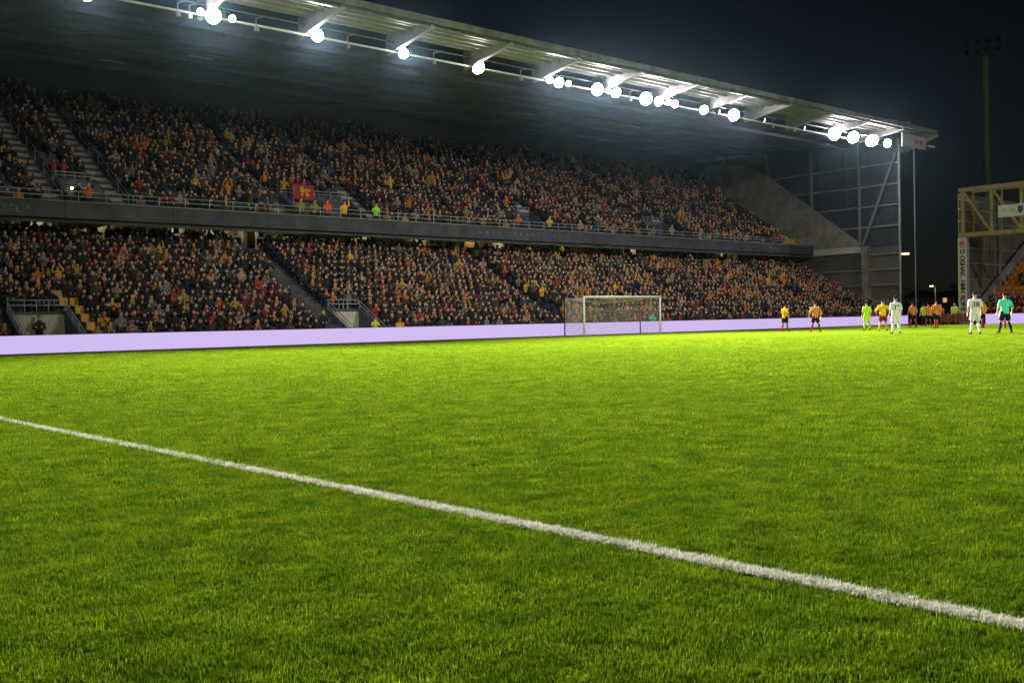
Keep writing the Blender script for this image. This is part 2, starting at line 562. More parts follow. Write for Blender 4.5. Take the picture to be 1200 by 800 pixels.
# lower openings (vomitories)
for (a, b) in L_VOM:
    yb = LY + L_VROWS * LD
    zt = LZ + L_VROWS * LR
    MB().box(a, b, yb - .14, yb - .004, -.05, zt - .06).build('opening_wall', mat('opening_plaster', (.52, .48, .38), .85, var=.15), stand)
    MB().box(a - .02, b + .02, yb - .16, yb - .004, zt - .06, zt + .10).build('lintel', M_dconc, stand)
    for s, x in ((-1, a), (1, b)):
        MB().prism_x([(LY - .02, -.05), (yb - .16, -.05), (yb - .16, zt + .14), (LY - .02, LZ + .12)], x - .07, x + .07).build('flank_wall', M_bluerail, stand)
        mb = MB()
        for dz in (.22, .45):
            mb.tube((x, LY + .1, LZ + .16 + dz), (x, yb - .16, zt + .14 + dz), .028, n=6)
        for t in (.02, .35, .68, .99):
            y = LY + .1 + (yb - .26 - LY) * t
            z = LZ + .16 + (zt - LZ - .02) * t
            mb.tube((x, y, z - .06), (x, y, z + .46), .024, n=6)
        mb.build('flank_rail', M_rail, stand)
    mb = MB()
    for dz in (.30, .55):
        mb.tube((a, yb - .1, zt + .1 + dz), (b, yb - .1, zt + .1 + dz), .028, n=6)
    for x in (a + .8, (a + b) / 2, b - .8):
        mb.tube((x, yb - .1, zt + .09), (x, yb - .1, zt + .66), .022, n=6)
    mb.build('head_rail', M_rail, stand)
    MB().box(a + .08, b - .08, LY - .3, yb - .15, -.06, -.03).build('opening_floor', mat('ochre_floor', (.30, .19, .05), .8), stand)

# upper openings: grey box with a doorway and raking flanks
for k, (a, b) in enumerate(U_VOM):
    yb = UY + U_VROWS * UD
    zt = UZ + U_VROWS * UR
    c = (a + b) / 2
    for x0, x1 in ((a, c - .6), (c + .6, b)):
        MB().box(x0, x1, yb - .14, yb - .004, UZ - .02, zt + .35).build('opening_wall', M_bluerail, stand)
    MB().box(c - .6, c + .6, yb - .14, yb - .004, UZ + 2.0, zt + .35).build('lintel', M_bluerail, stand)
    MB().box(c - .6, c + .6, yb + .5, yb + .6, UZ, UZ + 1.97).build('doorway_back', M_fascia, stand)
    MB().box(a, b, UY, yb - .15, UZ - .5, UZ).build('opening_floor', M_conc, stand)
    for x in (a, b):
        MB().prism_x([(UY + .1, UZ), (yb - .16, UZ), (yb - .16, zt + .4), (UY + .1, UZ + .55)], x - .06, x + .06).build('flank_wall', M_bluerail, stand)
    mb = MB()
    mb.tube((a, yb - .08, zt + .75), (b, yb - .08, zt + .75), .024, n=6)
    mb.tube((a, yb - .08, zt + .55), (b, yb - .08, zt + .55), .024, n=6)
    for t in (0.02, .25, .5, .75, .98):
        mb.tube((a + (b - a) * t, yb - .08, zt + .34), (a + (b - a) * t, yb - .08, zt + .76), .02, n=6)
    mb.build('head_rail', M_rail, stand)
for dx in (-.35, .02, .45):
    MB().ball((20.3 + dx, UY + U_VROWS * UD - .3, UZ + 1.75), .075, 8, 6).build('bulb', M_tube, stand)

# roof -------------------------------------------------------------
RY0, RZ0 = 47.3, 18.50              # front edge (top)
LIY, LIZ = 51.5, 17.50              # light line
SY, SZ = 76.0, 19.3                 # soffit at the back
raf = [29.8 + 6.05 * k for k in range(-5, 11)] + [96.2]
for x in raf:
    MB().prism_x([(RY0 + .15, RZ0 - .06), (RY0 + .15, RZ0 - .42), (LIY + .6, LIZ - .05), (LIY + .6, RZ0 + .12)], x - .13, x + .13).build('rafter', M_rafter, stand)
# corrugated sheets bay by bay
for a, b in zip(raf[:-1], raf[1:]):
    mb = MB()
    n = 30
    vs, fs = [], []
    for i in range(n * 2 + 1):
        x = a + (b - a) * i / (n * 2)
        dz = .05 if i % 2 else 0
        for (y, z) in ((RY0 + .1, RZ0), (LIY + .5, RZ0 + .22)):
            vs.append((x, y, z + dz))
    for i in range(n * 2):
        fs.append((2 * i, 2 * i + 1, 2 * i + 3, 2 * i + 2))
    o = len(vs)
    vs += [(x, y, z + .06) for (x, y, z) in vs]
    fs += [tuple(o + q for q in f[::-1]) for f in fs]
    mb.add(vs, fs)
    mb.build('roof_panel', M_sheet, stand)
    for j, (t, w, h) in enumerate(((.02, .10, .34), (.22, .09, .22), (.42, .09, .22), (.62, .09, .22), (.82, .09, .22))):
        y = RY0 + .25 + (LIY - RY0) * t
        z = RZ0 - .07 - h / 2 + .05 * t * 4
        MB().box(a + .14, b - .14, y - w / 2, y + w / 2, z - h / 2, z + h / 2).build('purlin', M_rafter if j else M_steel, stand)
MB().prism_x([(RY0 - .12, RZ0 - .26), (RY0 + .10, RZ0 - .26), (RY0 + .10, RZ0 + .16), (RY0 - .12, RZ0 + .12)], raf[0], 96.3).build('gutter', mat('gutter_grey', (.21, .20, .21), .6, var=.4, scale=1.2), stand)
MB().tube((raf[0], LIY - .25, LIZ - .02), (95.6, LIY - .25, LIZ - .02), .065, n=8).build('lamp_rail', M_white, stand)
MB().tube((raf[0], LIY - .25, LIZ + .55), (95.6, LIY - .25, LIZ + .55), .04, n=6).build('cable_tray', M_steel, stand)
# dark soffit behind the light line, panel by panel
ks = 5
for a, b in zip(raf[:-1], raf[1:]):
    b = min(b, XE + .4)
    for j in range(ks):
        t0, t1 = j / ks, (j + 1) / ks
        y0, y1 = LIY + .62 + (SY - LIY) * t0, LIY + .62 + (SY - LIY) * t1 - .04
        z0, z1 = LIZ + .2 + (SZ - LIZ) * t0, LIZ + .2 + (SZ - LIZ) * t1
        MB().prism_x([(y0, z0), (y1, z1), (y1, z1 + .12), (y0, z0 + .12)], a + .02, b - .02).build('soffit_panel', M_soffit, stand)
for t in (.12, .3, .33, .52, .74, .95):
    y = LIY + .62 + (SY - LIY) * t
    z = LIZ + .2 + (SZ - LIZ) * t
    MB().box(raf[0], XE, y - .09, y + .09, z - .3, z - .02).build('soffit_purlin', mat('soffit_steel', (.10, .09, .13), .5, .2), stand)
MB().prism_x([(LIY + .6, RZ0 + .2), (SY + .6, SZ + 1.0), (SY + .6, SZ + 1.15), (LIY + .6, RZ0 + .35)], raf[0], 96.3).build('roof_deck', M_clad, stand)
for x, y in ((20, .35), (28.5, .42), (38, .55), (49.5, .30), (58, .48), (69, .4), (77, .62), (25, .66)):
    yy = LIY + .62 + (SY - LIY) * y
    zz = LIZ + .2 + (SZ - LIZ) * y - .1
    MB().tube((x - .8, yy, zz), (x + .8, yy, zz), .05, n=6).build('conduit', M_rail, stand)
# end cap with a red notice
MB().prism_x([(RY0 - .1, RZ0 + .1), (RY0 - .1, RZ0 - .5), (LIY - 1.2, LIZ - .55), (LIY + .6, LIZ - .5), (LIY + .6, RZ0 + .3)], 96.24, 96.36).build('end_plate', M_rafter, stand)
MB().box(91.6, 96.2, RY0 + 1.0, RY0 + 1.12, LIZ - .62, RZ0 - .40).build('front_plate', M_rafter, stand)
for i, (dx, w) in enumerate(((0, .35), (.5, .25), (1.0, .5))):
    MB().box(93.9 + dx, 93.9 + dx + w, RY0 + .975, RY0 + .992, LIZ - .25, LIZ + .15).build('notice', M_redink, stand)
MB().tube((95.8, RY0 + .6, LIZ - .32), (97.0, RY0 + .6, LIZ - .32), .1, n=8).build('pipe_end', M_white, stand)

# back wall and end wall
MB().box(X0, XE, UY + UN * UD + .3, UY + UN * UD + .5, 8, 20).build('back_wall', M_clad, stand)
mb_n = 0
EY0, EY1 = 49.5, 76.0
ny = 9
for i in range(ny):
    a = EY0 + .1 + (EY1 - EY0) * i / ny
    b = EY0 + .1 + (EY1 - EY0) * (i + 1) / ny - .02
    MB().box(XE + .16, XE + .22, a, b, 2.2, 7.6).build('cladding_panel', M_brown, stand)
    MB().box(XE + .16, XE + .22, a, b, 7.62, 18.6).build('cladding_panel', M_clad, stand)
for z in (2.3, 3.9, 5.4, 6.9, 9.6, 11.6, 13.6, 15.6):
    MB().box(XE + .02, XE + .15, EY0, EY1, z - .07, z + .07).build('girt', M_steel, stand)
for y in (53.6, 59.0, 64.4, 70):
    MB().box(XE - .16, XE + .01, y - .14, y + .14, 7.9, 18.4).build('wall_column', mat('column_grey', (.14, .15, .165), .6, var=.2), stand)
MB().box(XE - .35, XE + .14, 52.7, 53.35, 1.0, 7.75).build('concrete_pier', M_conc, stand)
MB().beam((XE - .15, 53.2, 7.9), (XE - .15, 49.65, 16.5), .24, .24, (1, 0, 0)).build('brace', mat('column_grey', (.14, .15, .165)), stand)
MB().tube((XE, 49.45, .0), (XE, 49.45, 17.8), .13, n=10).build('corner_post', M_steel, stand)
MB().tube((XE + 2.1, 49.0, .0), (XE + 2.1, 49.0, 17.9), .07, n=8).build('drain_pipe', M_steel, stand)
MB().prism_x([(53.4, 7.0), (53.4, 7.75), (66.6, 17.5), (72.5, 18.2), (72.5, 16.2), (58.9, 7.6), (58.9, 7.0)], XE - .36, XE - .17).build('raking_parapet', M_conc, stand)
MB().beam((XE - .26, 53.4, 7.85), (XE - .26, 66.6, 17.6), .3, .12, (1, 0, 0)).build('parapet_coping', M_steel, stand)
MB().box(XE - .75, XE - .37, 53.4, 58.7, 7.1, 7.72).build('edge_beam', mat('pale_concrete', (.42, .41, .37), .9, var=.15), stand)
MB().box(XE + .3, XE + .34, 49.6, 52.0, .0, 2.3).build('plinth_wall', M_conc, stand)
MB().box(XE - .12, XE + .16, 50, 61.5, 0, 2.2).build('plinth_wall', M_conc, stand)
lt = MB().tube((XE - .1, 49.2, 6.75), (XE - .1, 48.5, 6.72), .09, n=8).build('bulkhead_lamp', mat('small_warm_lamp', (.8, .7, .4), emit=(1, .8, .4), estr=2.5), stand)

# low wall behind the boards in front of the first row
MB().box(X0, XE, LY - .55, LY - .43, -.05, .62).build('front_wall', M_bluerail, stand)

# navy and yellow seats under the crowd (uncountable behind the people)
def seat_mesh():
    mb = MB()
    mb.box(-.21, .21, -.20, .18, .36, .41)
    mb.prism_x([(.16, .40), (.22, .40), (.27, .78), (.22, .78)], -.21, .21)
    mb.box(-.04, .04, -.02, .06, .0, .36)
    return mb


def in_gap_l(x, r):
    if any(a - .35 < x < b + .35 for a, b in L_VOM) and r < L_VROWS:
        return True
    return any(abs(x - s) < .62 for s in L_STAIR) and r >= 1


def in_gap_u(x, r):
    if any(a - .3 < x < b + .3 for a, b in U_VOM) and r < U_VROWS + 1:
        return True
    return any(abs(x - s) < .68 for s in U_STAIR)


def seats(name, rows, m, keep):
    base = seat_mesh()
    bv = np.array(base.v)
    V, Fc = [], []
    for (x, y, z) in rows:
        if keep(x, y, z):
            o = len(V) * len(bv)
            V.append(bv + np.array([x, y, z]))
            Fc += [tuple(i + o for i in f) for f in base.f]
    if not V:
        return
    me = bpy.data.meshes.new(name)
    me.from_pydata(np.concatenate(V).tolist(), [], Fc)
    me.materials.append(m)
    ob = bpy.data.objects.new(name, me)
    COL.objects.link(ob)
    ob.parent = stand
    ob['kind'] = 'stuff'


slots = []                           # (x, y, z, tier, row)
for r in range(LN):
    for x in np.arange(7.0, XE - 1.0, .52):
        if not in_gap_l(x, r):
            slots.append((x, LY + r * LD + .50, LZ + r * LR, 0, r))
for r in range(UN):
    for x in np.arange(8.0, XE - 1.4, .52):
        if not in_gap_u(x, r):
            slots.append((x, UY + r * UD + .50, UZ + r * UR, 1, r))
yel = lambda x, y, z: (x > 87.5 and z > 7 and y < 63) or (16.7 < x < 18.2 and z < 3)
seats('navy_seats', [s[:3] for s in slots], M_seatd, lambda x, y, z: not yel(x, y, z))
seats('yellow_seats', [s[:3] for s in slots], M_seaty, yel)

# ------------------------------------------------------------------ spectators
JK, SK, HR, SF, TR = 0, 1, 2, 3, 4


class PB:
    """small body builder: vertices, faces and one region per vertex"""
    def __init__(s):
        s.mb = MB()
        s.p = []

    def mark(s, part):
        s.p += [part] * (len(s.mb.v) - len(s.p))

    def loft(s, rings, n, part, close=True):
        vs, fs = [], []
        for (cx, cy, cz, rx, ry) in rings:
            vs += [(cx + rx * math.cos(2 * PI * i / n), cy + ry * math.sin(2 * PI * i / n), cz) for i in range(n)]
        for j in range(len(rings) - 1):
            fs += [(j * n + i, j * n + (i + 1) % n, (j + 1) * n + (i + 1) % n, (j + 1) * n + i) for i in range(n)]
        if close:
            fs += [tuple(range(n))[::-1], tuple(range((len(rings) - 1) * n, len(rings) * n))]
        s.mb.add(vs, fs)
        s.mark(part)

    def limb(s, pts, rad, part, n=5):
        for (p, q, r1, r2) in zip(pts[:-1], pts[1:], rad[:-1], rad[1:]):
            s.mb.tube(p, q, r1, r2, n)
        s.mark(part)

    def hand(s, p, r=.05):
        s.mb.ball(p, (r * .8, r, r * 1.1), 6, 4)
        s.mark(SK)


def spectator(pose, seated=True, legs=False):
    b = PB()
    h = 0.0 if seated else 0.43
    ln = random.uniform(-.03, .03)
    b.loft([(0, .04, .42 + h, .17, .13), (0, .03, .62 + h, .175, .13), (0, .0, .82 + h, .205, .13), (0, -.005, .93 + h, .20, .105), (0, -.01, 1.0 + h, .085, .075)], 8, JK)
    b.loft([(0, -.01, .98 + h, .055, .055), (0, -.02, 1.08 + h, .055, .055)], 6, SK, False)
    hz = 1.165 + h
    hx = ln
    b.mb.ball((hx, -.03, hz), (.086, .104, .128), 9, 7)
    for v in b.mb.v[len(b.p):]:
        fr = (v[1] + .03) < .005 and v[2] < hz + .055
        b.p.append(SK if fr else HR)
    # cap of hair or hat
    b.loft([(hx, .01, hz + .02, .092, .085), (hx, -.005, hz + .085, .086, .098), (hx, -.015, hz + .134, .045, .055)], 8, HR)
    b.loft([(0, -.015, .955 + h, .150, .125), (0, -.02, 1.02 + h, .105, .10), (0, -.02, 1.06 + h, .088, .088)], 8, SF, False)
    b.mb.add([(-.085, -.135, .97 + h), (-.015, -.142, .97 + h), (-.02, -.150, .82 + h), (-.09, -.143, .82 + h)], [(0, 1, 2, 3)])
    b.mb.add([(.015, -.142, .97 + h), (.085, -.135, .97 + h), (.095, -.143, .78 + h), (.025, -.150, .78 + h)], [(0, 1, 2, 3)])
    b.mark(SF)
    for s in (-1, 1):
        sh = (s * .20, .0, .92 + h)
        if pose == 'clap':
            el, wr = (s * .26, -.10, .68 + h), (s * .045, -.30, .86 + h + .02 * s)
        elif pose == 'high':
            el, wr = (s * .29, -.10, 1.05 + h), (s * .13, -.16, 1.33 + h)
        elif pose == 'rest':
            el, wr = (s * .25, -.02, .66 + h), (s * .12, -.28, .58 + h)
        elif pose == 'mouth':
            el, wr = (s * .25, -.16, .76 + h), (s * .07, -.17, 1.08 + h)
        elif pose == 'fold':
            el, wr = (s * .25, -.06, .68 + h), (-s * .08, -.20, .74 + h)
        else:
            el, wr = ((s * .27, -.06, .67 + h), (s * .24, -.16, .50 + h)) if s < 0 else ((.30, -.08, 1.02 + h), (.24, -.12, 1.30 + h))
        b.limb([sh, el, wr], [.068, .056, .045], JK)
        d = (Vector(wr) - Vector(el)).normalized()
        b.hand(Vector(wr) + d * .05, .06)
        if legs:
            if seated:
                b.limb([(s * .09, .0, .47), (s * .11, -.40, .47), (s * .11, -.40, .04)], [.09, .07, .05], TR, 5)
                b.mb.box(s * .11 - .045, s * .11 + .045, -.56, -.34, .0, .07)
                b.mark(TR)
            else:
                b.limb([(s * .09, .02, .92), (s * .10, .02, .48), (s * .10, .04, .05)], [.09, .07, .055], TR, 5)
                b.mb.box(s * .10 - .045, s * .10 + .045, -.16, .09, .0, .07)
                b.mark(TR)
    return np.array(b.mb.v), b.mb.f, np.array(b.p)


J_COL = {'black': (.011, .011, .013), 'navy': (.013, .015, .026), 'charcoal': (.03, .031, .034), 'brown': (.05, .03, .02), 'grey': (.13, .13, .13),
         'beige': (.30, .22, .14), 'orange': (.50, .17, .02), 'yellow': (.58, .34, .03), 'red': (.30, .03, .025), 'dark red': (.12, .015, .016), 'olive': (.05, .055, .03)}
J_W = {'black': 34, 'navy': 22, 'charcoal': 11, 'brown': 5, 'grey': 4, 'beige': 4, 'orange': 1.6, 'yellow': 1.0, 'red': 1.0, 'dark red': 5, 'olive': 3}
S_COL = {'orange': (.48, .19, .05), 'yellow': (.46, .26, .06), 'red': (.26, .05, .035), None: None}
H_COL = {'dark hair': (.015, .01, .008), 'brown hair': (.05, .028, .015), 'grey hair': (.22, .21, .20), 'fair hair': (.24, .15, .06), 'black cap': (.012, .012, .014),
         'yellow hat': (.55, .32, .03), 'red hat': (.30, .03, .02)}
H_W = {'dark hair': 34, 'brown hair': 28, 'grey hair': 14, 'fair hair': 8, 'black cap': 10, 'yellow hat': 3, 'red hat': 3}
SKINS = [(.58, .34, .21), (.52, .29, .17), (.62, .39, .26), (.46, .25, .14), (.32, .16, .09)]
POSES = ['clap', 'clap', 'clap', 'rest', 'rest', 'mouth', 'fold', 'fold', 'wave', 'high']
POSE_TXT = {'clap': 'clapping', 'rest': 'hands in lap', 'mouth': 'hands at mouth', 'fold': 'arms folded', 'wave': 'one arm raised', 'high': 'both arms raised'}


def pick(d):
    return random.choices(list(d), list(d.values()))[0]


def outfit(warm=0.0):
    w = dict(J_W)
    for k in ('orange', 'yellow', 'red'):
        w[k] *= 1 + 2.2 * warm
    j = pick(w)
    sc = None
    if random.random() < .20 + .22 * warm:
        sc = random.choices(['orange', 'yellow', 'red'], [5, 3, 3])[0]
    return j, sc, pick(H_W)


def colours(parts, j, sc, hr, skin):
    jc = np.array(J_COL[j]) * random.uniform(.7, 1.4)
    t = np.zeros((5, 4))
    t[:, 3] = 1
    t[JK, :3] = jc
    t[SK, :3] = skin
    t[HR, :3] = H_COL[hr]
    t[SF, :3] = jc if sc is None else S_COL[sc]
    t[TR, :3] = (.014, .016, .025)
    return t[parts]


def body_mesh(name, geo, cols):
    v, f, p = geo
    me = bpy.data.meshes.new(name)
    me.from_pydata(v.tolist(), [], f)
    a = me.color_attributes.new('col', 'FLOAT_COLOR', 'POINT')
    a.data.foreach_set('color', cols.astype(np.float32).ravel())
    me.polygons.foreach_set('use_smooth', [True] * len(me.polygons))
    me.materials.append(M_crowd)
    return me


GEO_SEAT = {p: spectator(p, True, True) for p in POSE_TXT}
GEO_STAND = {p: spectator(p, False, True) for p in POSE_TXT}
GEO_SEAT_L = {p: spectator(p, True, False) for p in POSE_TXT}
GEO_STAND_L = {p: spectator(p, False, False) for p in POSE_TXT}


def warm_at(x, y):
    return max(0, math.sin(x * .55 + y * .9) * math.sin(x * .21 - y * .5 + 1.0) + .25)


people = []
for (x, y, z, tier, r) in slots:
    if tier == 0:
        full = .97 if 0 < r < LN - 2 else .80 if r else .93
        if r < 6 and 16.6 < x < 17.6:
            full = .25
    else:
        full = .90 if x < 86 else max(.05, .9 - (x - 86) * .16 * (1.4 - r / UN))
    if abs(x - 30.2) < .5 and tier == 0:
        full = .35
    if tier == 1 and math.sin(x * .8 + y * 1.7) * math.sin(x * .31 - y) > .72:
        full = .35
    if random.random() > full:
        continue
    st = random.random() < ((.45 if r == LN - 1 else .08) if tier == 0 else .22)
    people.append((x + random.uniform(-.08, .08), y + random.uniform(-.06, .06), z, tier, r, st))
p_v = sorted(people, key=lambda s: (s[0] ** 2 + s[1] ** 2) + (0 if pix(2, 300, 1, s[1]).x < s[0] else 1e6))
ROWS = ['front row', 'second row', 'third row', 'fourth row', 'fifth row', 'sixth row', 'seventh row', 'eighth row', 'ninth row', 'tenth row',
        'eleventh row', 'twelfth row', 'thirteenth row', 'fourteenth row', 'back row']
N_IND = 245
cache = {}
for (x, y, z, tier, r, st) in p_v[:N_IND]:
    j, sc, hr = outfit(warm_at(x, y))
    pose = random.choice(POSES)
    key = (j, sc, hr, pose, st)
    if key not in cache:
        geo = (GEO_STAND if st else GEO_SEAT)[pose]
        cache[key] = body_mesh('person', geo, colours(geo[2], j, sc, hr, random.choice(SKINS)))
    s = random.uniform(.93, 1.06)
    o = inst('person', cache[key], None, (x, y, z), (0, 0, random.gauss(-.25, .22)), (s, s, s))
    lab = ('standing' if st else 'seated') + ' spectator in ' + j + ' jacket' + (' and ' + sc + ' scarf' if sc else '') + ', ' + hr + ', ' + POSE_TXT[pose] + ', ' + ROWS[r]
    tag(o, lab, 'person', 'spectators in the lower tier near the first opening')


def crowd(name, lst, label):
    V, Fc, Cc, off = [], [], [], 0
    for (x, y, z, tier, r, st) in lst:
        j, sc, hr = outfit(warm_at(x, y))
        geo = (GEO_STAND_L if st else GEO_SEAT_L)[random.choice(POSES)]
        s = random.uniform(.92, 1.07)
        a = random.gauss(-.25, .25)
        c, sn = math.cos(a) * s, math.sin(a) * s
        v = geo[0]
        w = np.empty_like(v)
        w[:, 0] = v[:, 0] * c - v[:, 1] * sn + x
        w[:, 1] = v[:, 0] * sn + v[:, 1] * c + y
        w[:, 2] = v[:, 2] * s + z
        V.append(w)
        Cc.append(colours(geo[2], j, sc, hr, random.choice(SKINS)))
        Fc += [tuple(i + off for i in f) for f in geo[1]]
        off += len(v)
    me = body_mesh(name, (np.concatenate(V), Fc, None), np.concatenate(Cc))
    ob = bpy.data.objects.new(name, me)
    COL.objects.link(ob)
    tag(ob, label, 'crowd', None, 'stuff')


rest = p_v[N_IND:]
crowd('lower_crowd', [p for p in rest if p[3] == 0], 'dense crowd filling the lower tier above the purple boards')
crowd('upper_crowd', [p for p in rest if p[3] == 1], 'dense crowd filling the upper tier under the roof')


# special figures in the upper tier and at the openings
def special(x, y, z, jac, label, pose='fold', stand_=True, rot=-.3, hair='dark hair', s=1.05):
    J_COL['special'] = jac
    geo = (GEO_STAND if stand_ else GEO_SEAT)[pose]
    o = inst('person', body_mesh('person', geo, colours(geo[2], 'special', None, hair, SKINS[0])), None, (x, y, z), (0, 0, rot), (s, s, s))
    return tag(o, label, 'person')


def up_x(px):
    return pix(px, 245, 1, UY + .4).x


special(up_x(383), UY + .35, UZ, (.95, .12, .04), 'steward in bright orange vest behind upper tier rail', 'rest')
special(up_x(440), UY + .35, UZ, (.30, .75, .05), 'steward in bright green vest behind upper tier rail', 'fold')
special(up_x(403), UY + .35, UZ, (.70, .42, .03), 'supporter in yellow jacket leaning over upper tier rail', 'wave')
special(up_x(373), UY + .9, UZ, (.40, .33, .05), 'person in olive yellow coat beside the orange vest steward', 'fold')
special(up_x(352), UY + .35, UZ, (.33, .28, .06), 'person in khaki coat below the red flag', 'rest')
special(up_x(104), UY + .4, UZ, (.55, .08, .03), 'person in red jacket beside the lit upper opening', 'rest')
special(up_x(94), UY + .6, UZ, (.02, .02, .03), 'person in black standing under the upper opening bulbs', 'fold')
special(up_x(643), UY + .35, UZ, (.65, .36, .03), 'supporter in yellow jacket by third upper opening', 'fold')
special(up_x(606), UY + .35, UZ, (.50, .08, .03), 'supporter in red jacket by third upper opening', 'fold')
special(up_x(786), UY + .35, UZ, (.60, .33, .03), 'supporter in yellow jacket by fourth upper opening', 'fold')
special(15.3, LY + 2.6, -.03, (.012, .012, .014), 'person in black standing with folded arms inside lower opening', 'fold')
special(17.35, LY + .5, LZ, (.45, .22, .06), 'child in orange coat seated at the foot of the flank wall', 'clap', False, s=.8)
special(33.4, LY + .6, -.03, (.72, .66, .04), 'person in yellow vest inside the second lower opening', 'fold', True, s=.86)

special(pix(763, 368, 1, LY + .3).x, LY + .2, LZ, (.05, .50, .36), 'person in mint green bib behind the far goal post', 'fold', False)

fp = pix(344, 216, 1, UY + 2.4)
fl = empty('flag', 'red flag with yellow emblem hung by the upper opening', 'flag', None, (fp.x, UY + 2.4, fp.z - .95))
vs, fs = [], []
for i in range(9):
    for jz in (0, 1):
        vs.append((i * .19, .05 * math.sin(i * 1.3), jz * .95 + .03 * math.sin(i)))
for i in range(8):
    fs.append((2 * i, 2 * i + 2, 2 * i + 3, 2 * i + 1))
cl = MB().add(vs + [(a, b + .012, c) for a, b, c in vs], fs + [tuple(18 + q for q in f[::-1]) for f in fs]).build('cloth', M_flagred, fl)
em = MB()
for (x, z, w, h) in ((.45, .45, .12, .36), (.6, .3, .1, .5), (.72, .5, .25, .12), (.5, .2, .14, .2), (.86, .22, .12, .5), (1.0, .52, .2, .14), (.98, .2, .14, .16)):
    em.box(x, x + w, -.075, -.062, z, z + h)
em.build('emblem', M_flagyel, fl)
MB().tube((0, .02, -1.4), (0, .02, 1.0), .018, n=6).build('pole', M_rail, fl)

# ------------------------------------------------------------------ floodlights
def housing_mesh(r):
    mb = MB()
    mb.tube((0, 0, 0), (0, 0, .10), r * 1.08, r * 1.08, 16, False)
    mb.tube((0, 0, .10), (0, 0, .42), r * 1.08, r * .45, 16)
    mb.box(-r * .3, r * .3, -r * .3, r * .3, .42, .62)
    return mb


def lens_mesh(r):
    mb = MB()
    n = 16
    rg = [[(r * c * math.cos(2 * PI * i / n), r * c * math.sin(2 * PI * i / n), -r * .55 * z) for i in range(n)] for c, z in ((1, 0), (.86, .5), (.5, .86))]
    mb.add([p for q in rg for p in q] + [(0, 0, -r * .55)],
           [(j * n + i, (j + 1) * n + i, (j + 1) * n + (i + 1) % n, j * n + (i + 1) % n) for j in range(2) for i in range(n)] + [(3 * n, 2 * n + (i + 1) % n, 2 * n + i) for i in range(n)])
    return mb


def yoke_mesh(r):
    mb = MB()
    for s in (-1, 1):
        mb.beam((s * r * 1.2, 0, .1), (s * r * 1.2, 0, .75), .05, .03)
    mb.beam((-r * 1.2, 0, .75), (r * 1.2, 0, .75), .05, .05, (0, 1, 0))
    return mb


FL = {}
def floodlight(name, loc, aim, r, lens, label, group, watts=0, cone=80, blend=.9):
    e = empty(name, label, 'floodlight', group, loc)
    e.rotation_euler = (Vector(aim) - Vector(loc)).to_track_quat('-Z', 'Y').to_euler()
    k = (round(r, 2), lens.name)
    if k not in FL:
        FL[k] = (housing_mesh(r).mesh('housing', M_black), lens_mesh(r).mesh('lens', lens), yoke_mesh(r).mesh('yoke', M_steel))
    for n, me in zip(('housing', 'lens', 'yoke'), FL[k]):
        inst(n, me, e)
    if watts:
        ld = bpy.data.lights.new('lamp', 'SPOT')
        ld.energy = watts
        ld.spot_size = math.radians(cone)
        ld.spot_blend = blend
        ld.shadow_soft_size = r * .6
        ld.color = (1, .985, .95)
        lo = bpy.data.objects.new('lamp', ld)
        COL.objects.link(lo)
        lo.parent = e
        lo.location = (0, 0, -r * .6 - .4)
    return e


ORD = ['first', 'second', 'third', 'fourth', 'fifth', 'sixth', 'seventh', 'eighth', 'ninth', 'tenth', 'eleventh', 'twelfth', 'thirteenth', 'fourteenth', 'fifteenth', 'sixteenth', 'seventeenth']
LAMPS = [(235, 12, .17, 1), (250, 17, .40, 2), (272, 20, .19, 1), (372, 40, .34, 2), (473, 61, .30, 2), (561, 78, .40, 2), (644, 92, .22, 1), (655, 95, .34, 2),
         (666, 96, .2, 1), (700, 103, .42, 2), (714, 105, .16, 1), (722, 107, .36, 2), (757, 114, .46, 2), (772, 117, .34, 1), (783, 118, .24, 1), (791, 120, .28, 1),
         (825, 127, .34, 1), (842, 129, .2, 0), (860, 133, .46, 2), (895, 139, .2, 0), (942, 148, .2, 0), (978, 155, .58, 2), (1000, 159, .54, 2), (1022, 163, .58, 2), (1040, 166, .36, 1),
         (102, -8, .3, 1), (-60, -40, .35, 2), (-200, -70, .35, 2)]
for i, (px, py, r, st) in enumerate(LAMPS):
    p = pix(px, py + 2, 1, 50.9 if px < 1010 else 49.3)
    tx = 10 + 60 * ((p.x - 15) / 80) + (i % 3 - 1) * 9
    ty = (4, 13, 30)[i % 3]
    aim = (tx, ty, 0) if st else (p.x + 45, 20, 2)
    floodlight('floodlight', p, aim, r, M_lens if st else M_lensdim,
               ('small floodlight turned sideways', 'small bright round floodlight', 'large glaring round floodlight')[st] + ' below the ' +
               ORD[min(range(len(raf)), key=lambda q: abs(raf[::-1][q] - p.x))] + ' rafter from the free roof end',
               ('floodlights turned sideways', 'small floodlights under the roof', 'large floodlights under the roof')[st], ROOF_WATTS * (1.0 if st == 2 else .55) if st else 0, 74)
    MB().tube(p + Vector((0, .1, .45)), (p.x, LIY - .25, LIZ + .55), .03, n=6).build('lamp_hanger', M_steel, stand)
for px in (20, 208, 222, 300, 407, 508, 610, 738, 905, 930):
    py = 33 + (px - 300) * .185 - 10
    p = pix(px, py, 1, 51.2)
    mb = MB()
    mb.tube((p.x, 51.2, LIZ - .1), (p.x, 51.2, LIZ + .35), .035, n=6)
    mb.tube((p.x, 51.2, LIZ + .35), (p.x + .45, 51.0, LIZ + .5), .035, n=6)
    mb.box(p.x - .1, p.x + .1, 51.05, 51.25, LIZ - .35, LIZ - .1)
    mb.build('bracket', M_rail, stand)


